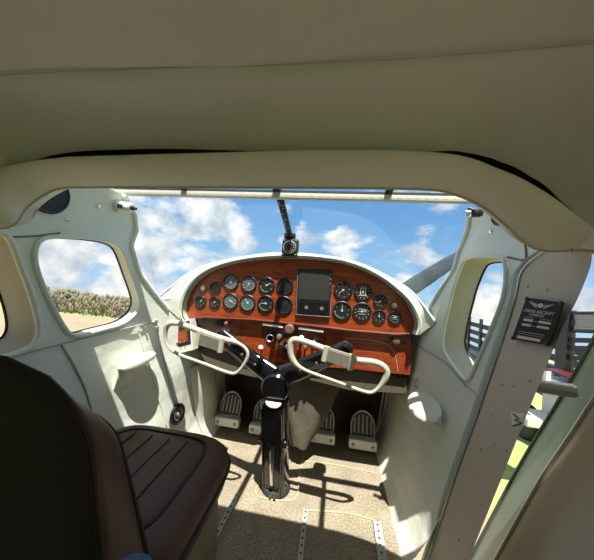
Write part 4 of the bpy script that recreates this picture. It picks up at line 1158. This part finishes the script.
# ------------------------------------------------------------------ sun, sky, camera
sun = bpy.data.lights.new('sun', 'SUN'); sun.energy = 7.0; sun.angle = .009; sun.color = (1, .95, .86)
so = bpy.data.objects.new('sun', sun); COL.objects.link(so)
sun.energy = 8.6
so.rotation_euler = Vector((-.13, .45, -1.25)).to_track_quat('-Z', 'Y').to_euler(); so.location = (0, 0, 5)

w = bpy.data.worlds.new('sky'); S.world = w; w.use_nodes = True; nt = w.node_tree; N = nt.nodes; Lk = nt.links; N.clear()
out = N.new('ShaderNodeOutputWorld'); bg = N.new('ShaderNodeBackground'); Lk.new(bg.outputs[0], out.inputs[0])
tc = N.new('ShaderNodeTexCoord')
def VM(op, a, b=None):
    n = N.new('ShaderNodeVectorMath'); n.operation = op
    if hasattr(a, 'links'): Lk.new(a, n.inputs[0])
    else: n.inputs[0].default_value = a
    if b is not None:
        if hasattr(b, 'links'): Lk.new(b, n.inputs[1])
        else: n.inputs[1].default_value = b
    return n
def MA(op, a, b=None, c=None, clamp=False):
    n = N.new('ShaderNodeMath'); n.operation = op; n.use_clamp = clamp
    for i, v in enumerate((a, b, c)):
        if v is None: continue
        if hasattr(v, 'links'): Lk.new(v, n.inputs[i])
        else: n.inputs[i].default_value = v
    return n.outputs[0]
dirv = VM('NORMALIZE', tc.outputs['Generated']).outputs[0]
UPV = Vector((0, SL, 1)).normalized()           # true vertical: the aircraft sits nose-up
elev = VM('DOT_PRODUCT', dirv, tuple(UPV)).outputs['Value']
rmp = N.new('ShaderNodeValToRGB'); e = rmp.color_ramp.elements
e[0].position = 0.0; e[0].color = (.50, .68, .86, 1); e[1].position = .8; e[1].color = (.07, .21, .52, 1)
e2 = e.new(.12); e2.color = (.36, .60, .84, 1); e3 = e.new(.4); e3.color = (.17, .39, .70, 1)
Lk.new(elev, rmp.inputs['Fac'])
nz1 = N.new('ShaderNodeTexNoise'); nz1.inputs['Scale'].default_value = 5.5; nz1.inputs['Detail'].default_value = 9; nz1.inputs['Roughness'].default_value = .58
mp = N.new('ShaderNodeMapping'); mp.inputs['Scale'].default_value = (1, 1, 1.9); mp.inputs['Location'].default_value = (.3, 1.1, .2)
Lk.new(dirv, mp.inputs['Vector']); Lk.new(mp.outputs['Vector'], nz1.inputs['Vector'])
# individual cumulus: (pixel, angular radius, weight)
CL = [((175, 235), .20, .20), ((215, 222), .13, .24), ((235, 232), .10, .20), ((160, 262), .20, .16), ((345, 250), .11, .17), ((300, 240), .09, .14), ((372, 248), .07, .16), ((425, 238), .055, .15), ((418, 275), .10, .2), ((440, 300), .15, .16), ((480, 300), .11, .20), ((80, 262), .38, .28), ((20, 300), .4, .25), ((585, 292), .07, .22), ((230, 270), .12, .16)]
acc = None
for (x, y), r, wgt in CL:
    d = ray(x, y).normalized()
    dt = VM('DOT_PRODUCT', dirv, tuple(d)).outputs['Value']
    f = MA('MULTIPLY_ADD', dt, 1 / (1 - math.cos(r)), 1 - 1 / (1 - math.cos(r)), clamp=True)
    f = MA('MULTIPLY', f, wgt)
    acc = f if acc is None else MA('MAXIMUM', acc, f)
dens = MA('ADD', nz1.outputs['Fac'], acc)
# unseen cloud cover added behind and overhead to whiten the cabin light
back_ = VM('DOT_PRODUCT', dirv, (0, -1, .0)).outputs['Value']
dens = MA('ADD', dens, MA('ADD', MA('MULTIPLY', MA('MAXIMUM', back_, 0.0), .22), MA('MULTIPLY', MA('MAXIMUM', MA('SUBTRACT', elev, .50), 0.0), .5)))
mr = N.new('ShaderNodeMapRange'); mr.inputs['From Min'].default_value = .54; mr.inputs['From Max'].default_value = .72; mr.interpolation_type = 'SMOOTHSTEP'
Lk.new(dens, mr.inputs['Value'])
nz2 = N.new('ShaderNodeTexNoise'); nz2.inputs['Scale'].default_value = 14; nz2.inputs['Detail'].default_value = 5; Lk.new(dirv, nz2.inputs['Vector'])
cc2 = N.new('ShaderNodeMix'); cc2.data_type = 'RGBA'; cc2.inputs['A'].default_value = (.46, .56, .66, 1); cc2.inputs['B'].default_value = (.95, .93, .90, 1)
mr3 = N.new('ShaderNodeMapRange'); mr3.inputs['From Min'].default_value = .35; mr3.inputs['From Max'].default_value = .62; Lk.new(nz2.outputs['Fac'], mr3.inputs['Value']); Lk.new(mr3.outputs[0], cc2.inputs['Factor'])
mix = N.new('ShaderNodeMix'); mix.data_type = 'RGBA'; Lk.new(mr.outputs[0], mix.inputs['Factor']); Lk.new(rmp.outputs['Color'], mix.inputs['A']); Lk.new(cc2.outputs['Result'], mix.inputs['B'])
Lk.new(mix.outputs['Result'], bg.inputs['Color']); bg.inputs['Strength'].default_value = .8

cam = bpy.data.cameras.new('camera'); co = bpy.data.objects.new('camera', cam); COL.objects.link(co)
cam.sensor_fit = 'HORIZONTAL'; cam.sensor_width = 36; cam.lens = 36 * FPX / 594; cam.clip_start = .02; cam.clip_end = 3000
mw = M3.to_4x4(); mw.translation = CAM; co.matrix_world = mw
S.camera = co
S.view_settings.view_transform = 'Standard'; S.view_settings.look = 'None'; S.view_settings.gamma = 1; S.view_settings.use_curve_mapping = False
S.view_settings.exposure = 0.5
S.cycles.max_bounces = 10; S.cycles.diffuse_bounces = 7; S.cycles.transparent_max_bounces = 16
S.cycles.use_denoising = True
S.cycles.sample_clamp_indirect = 6
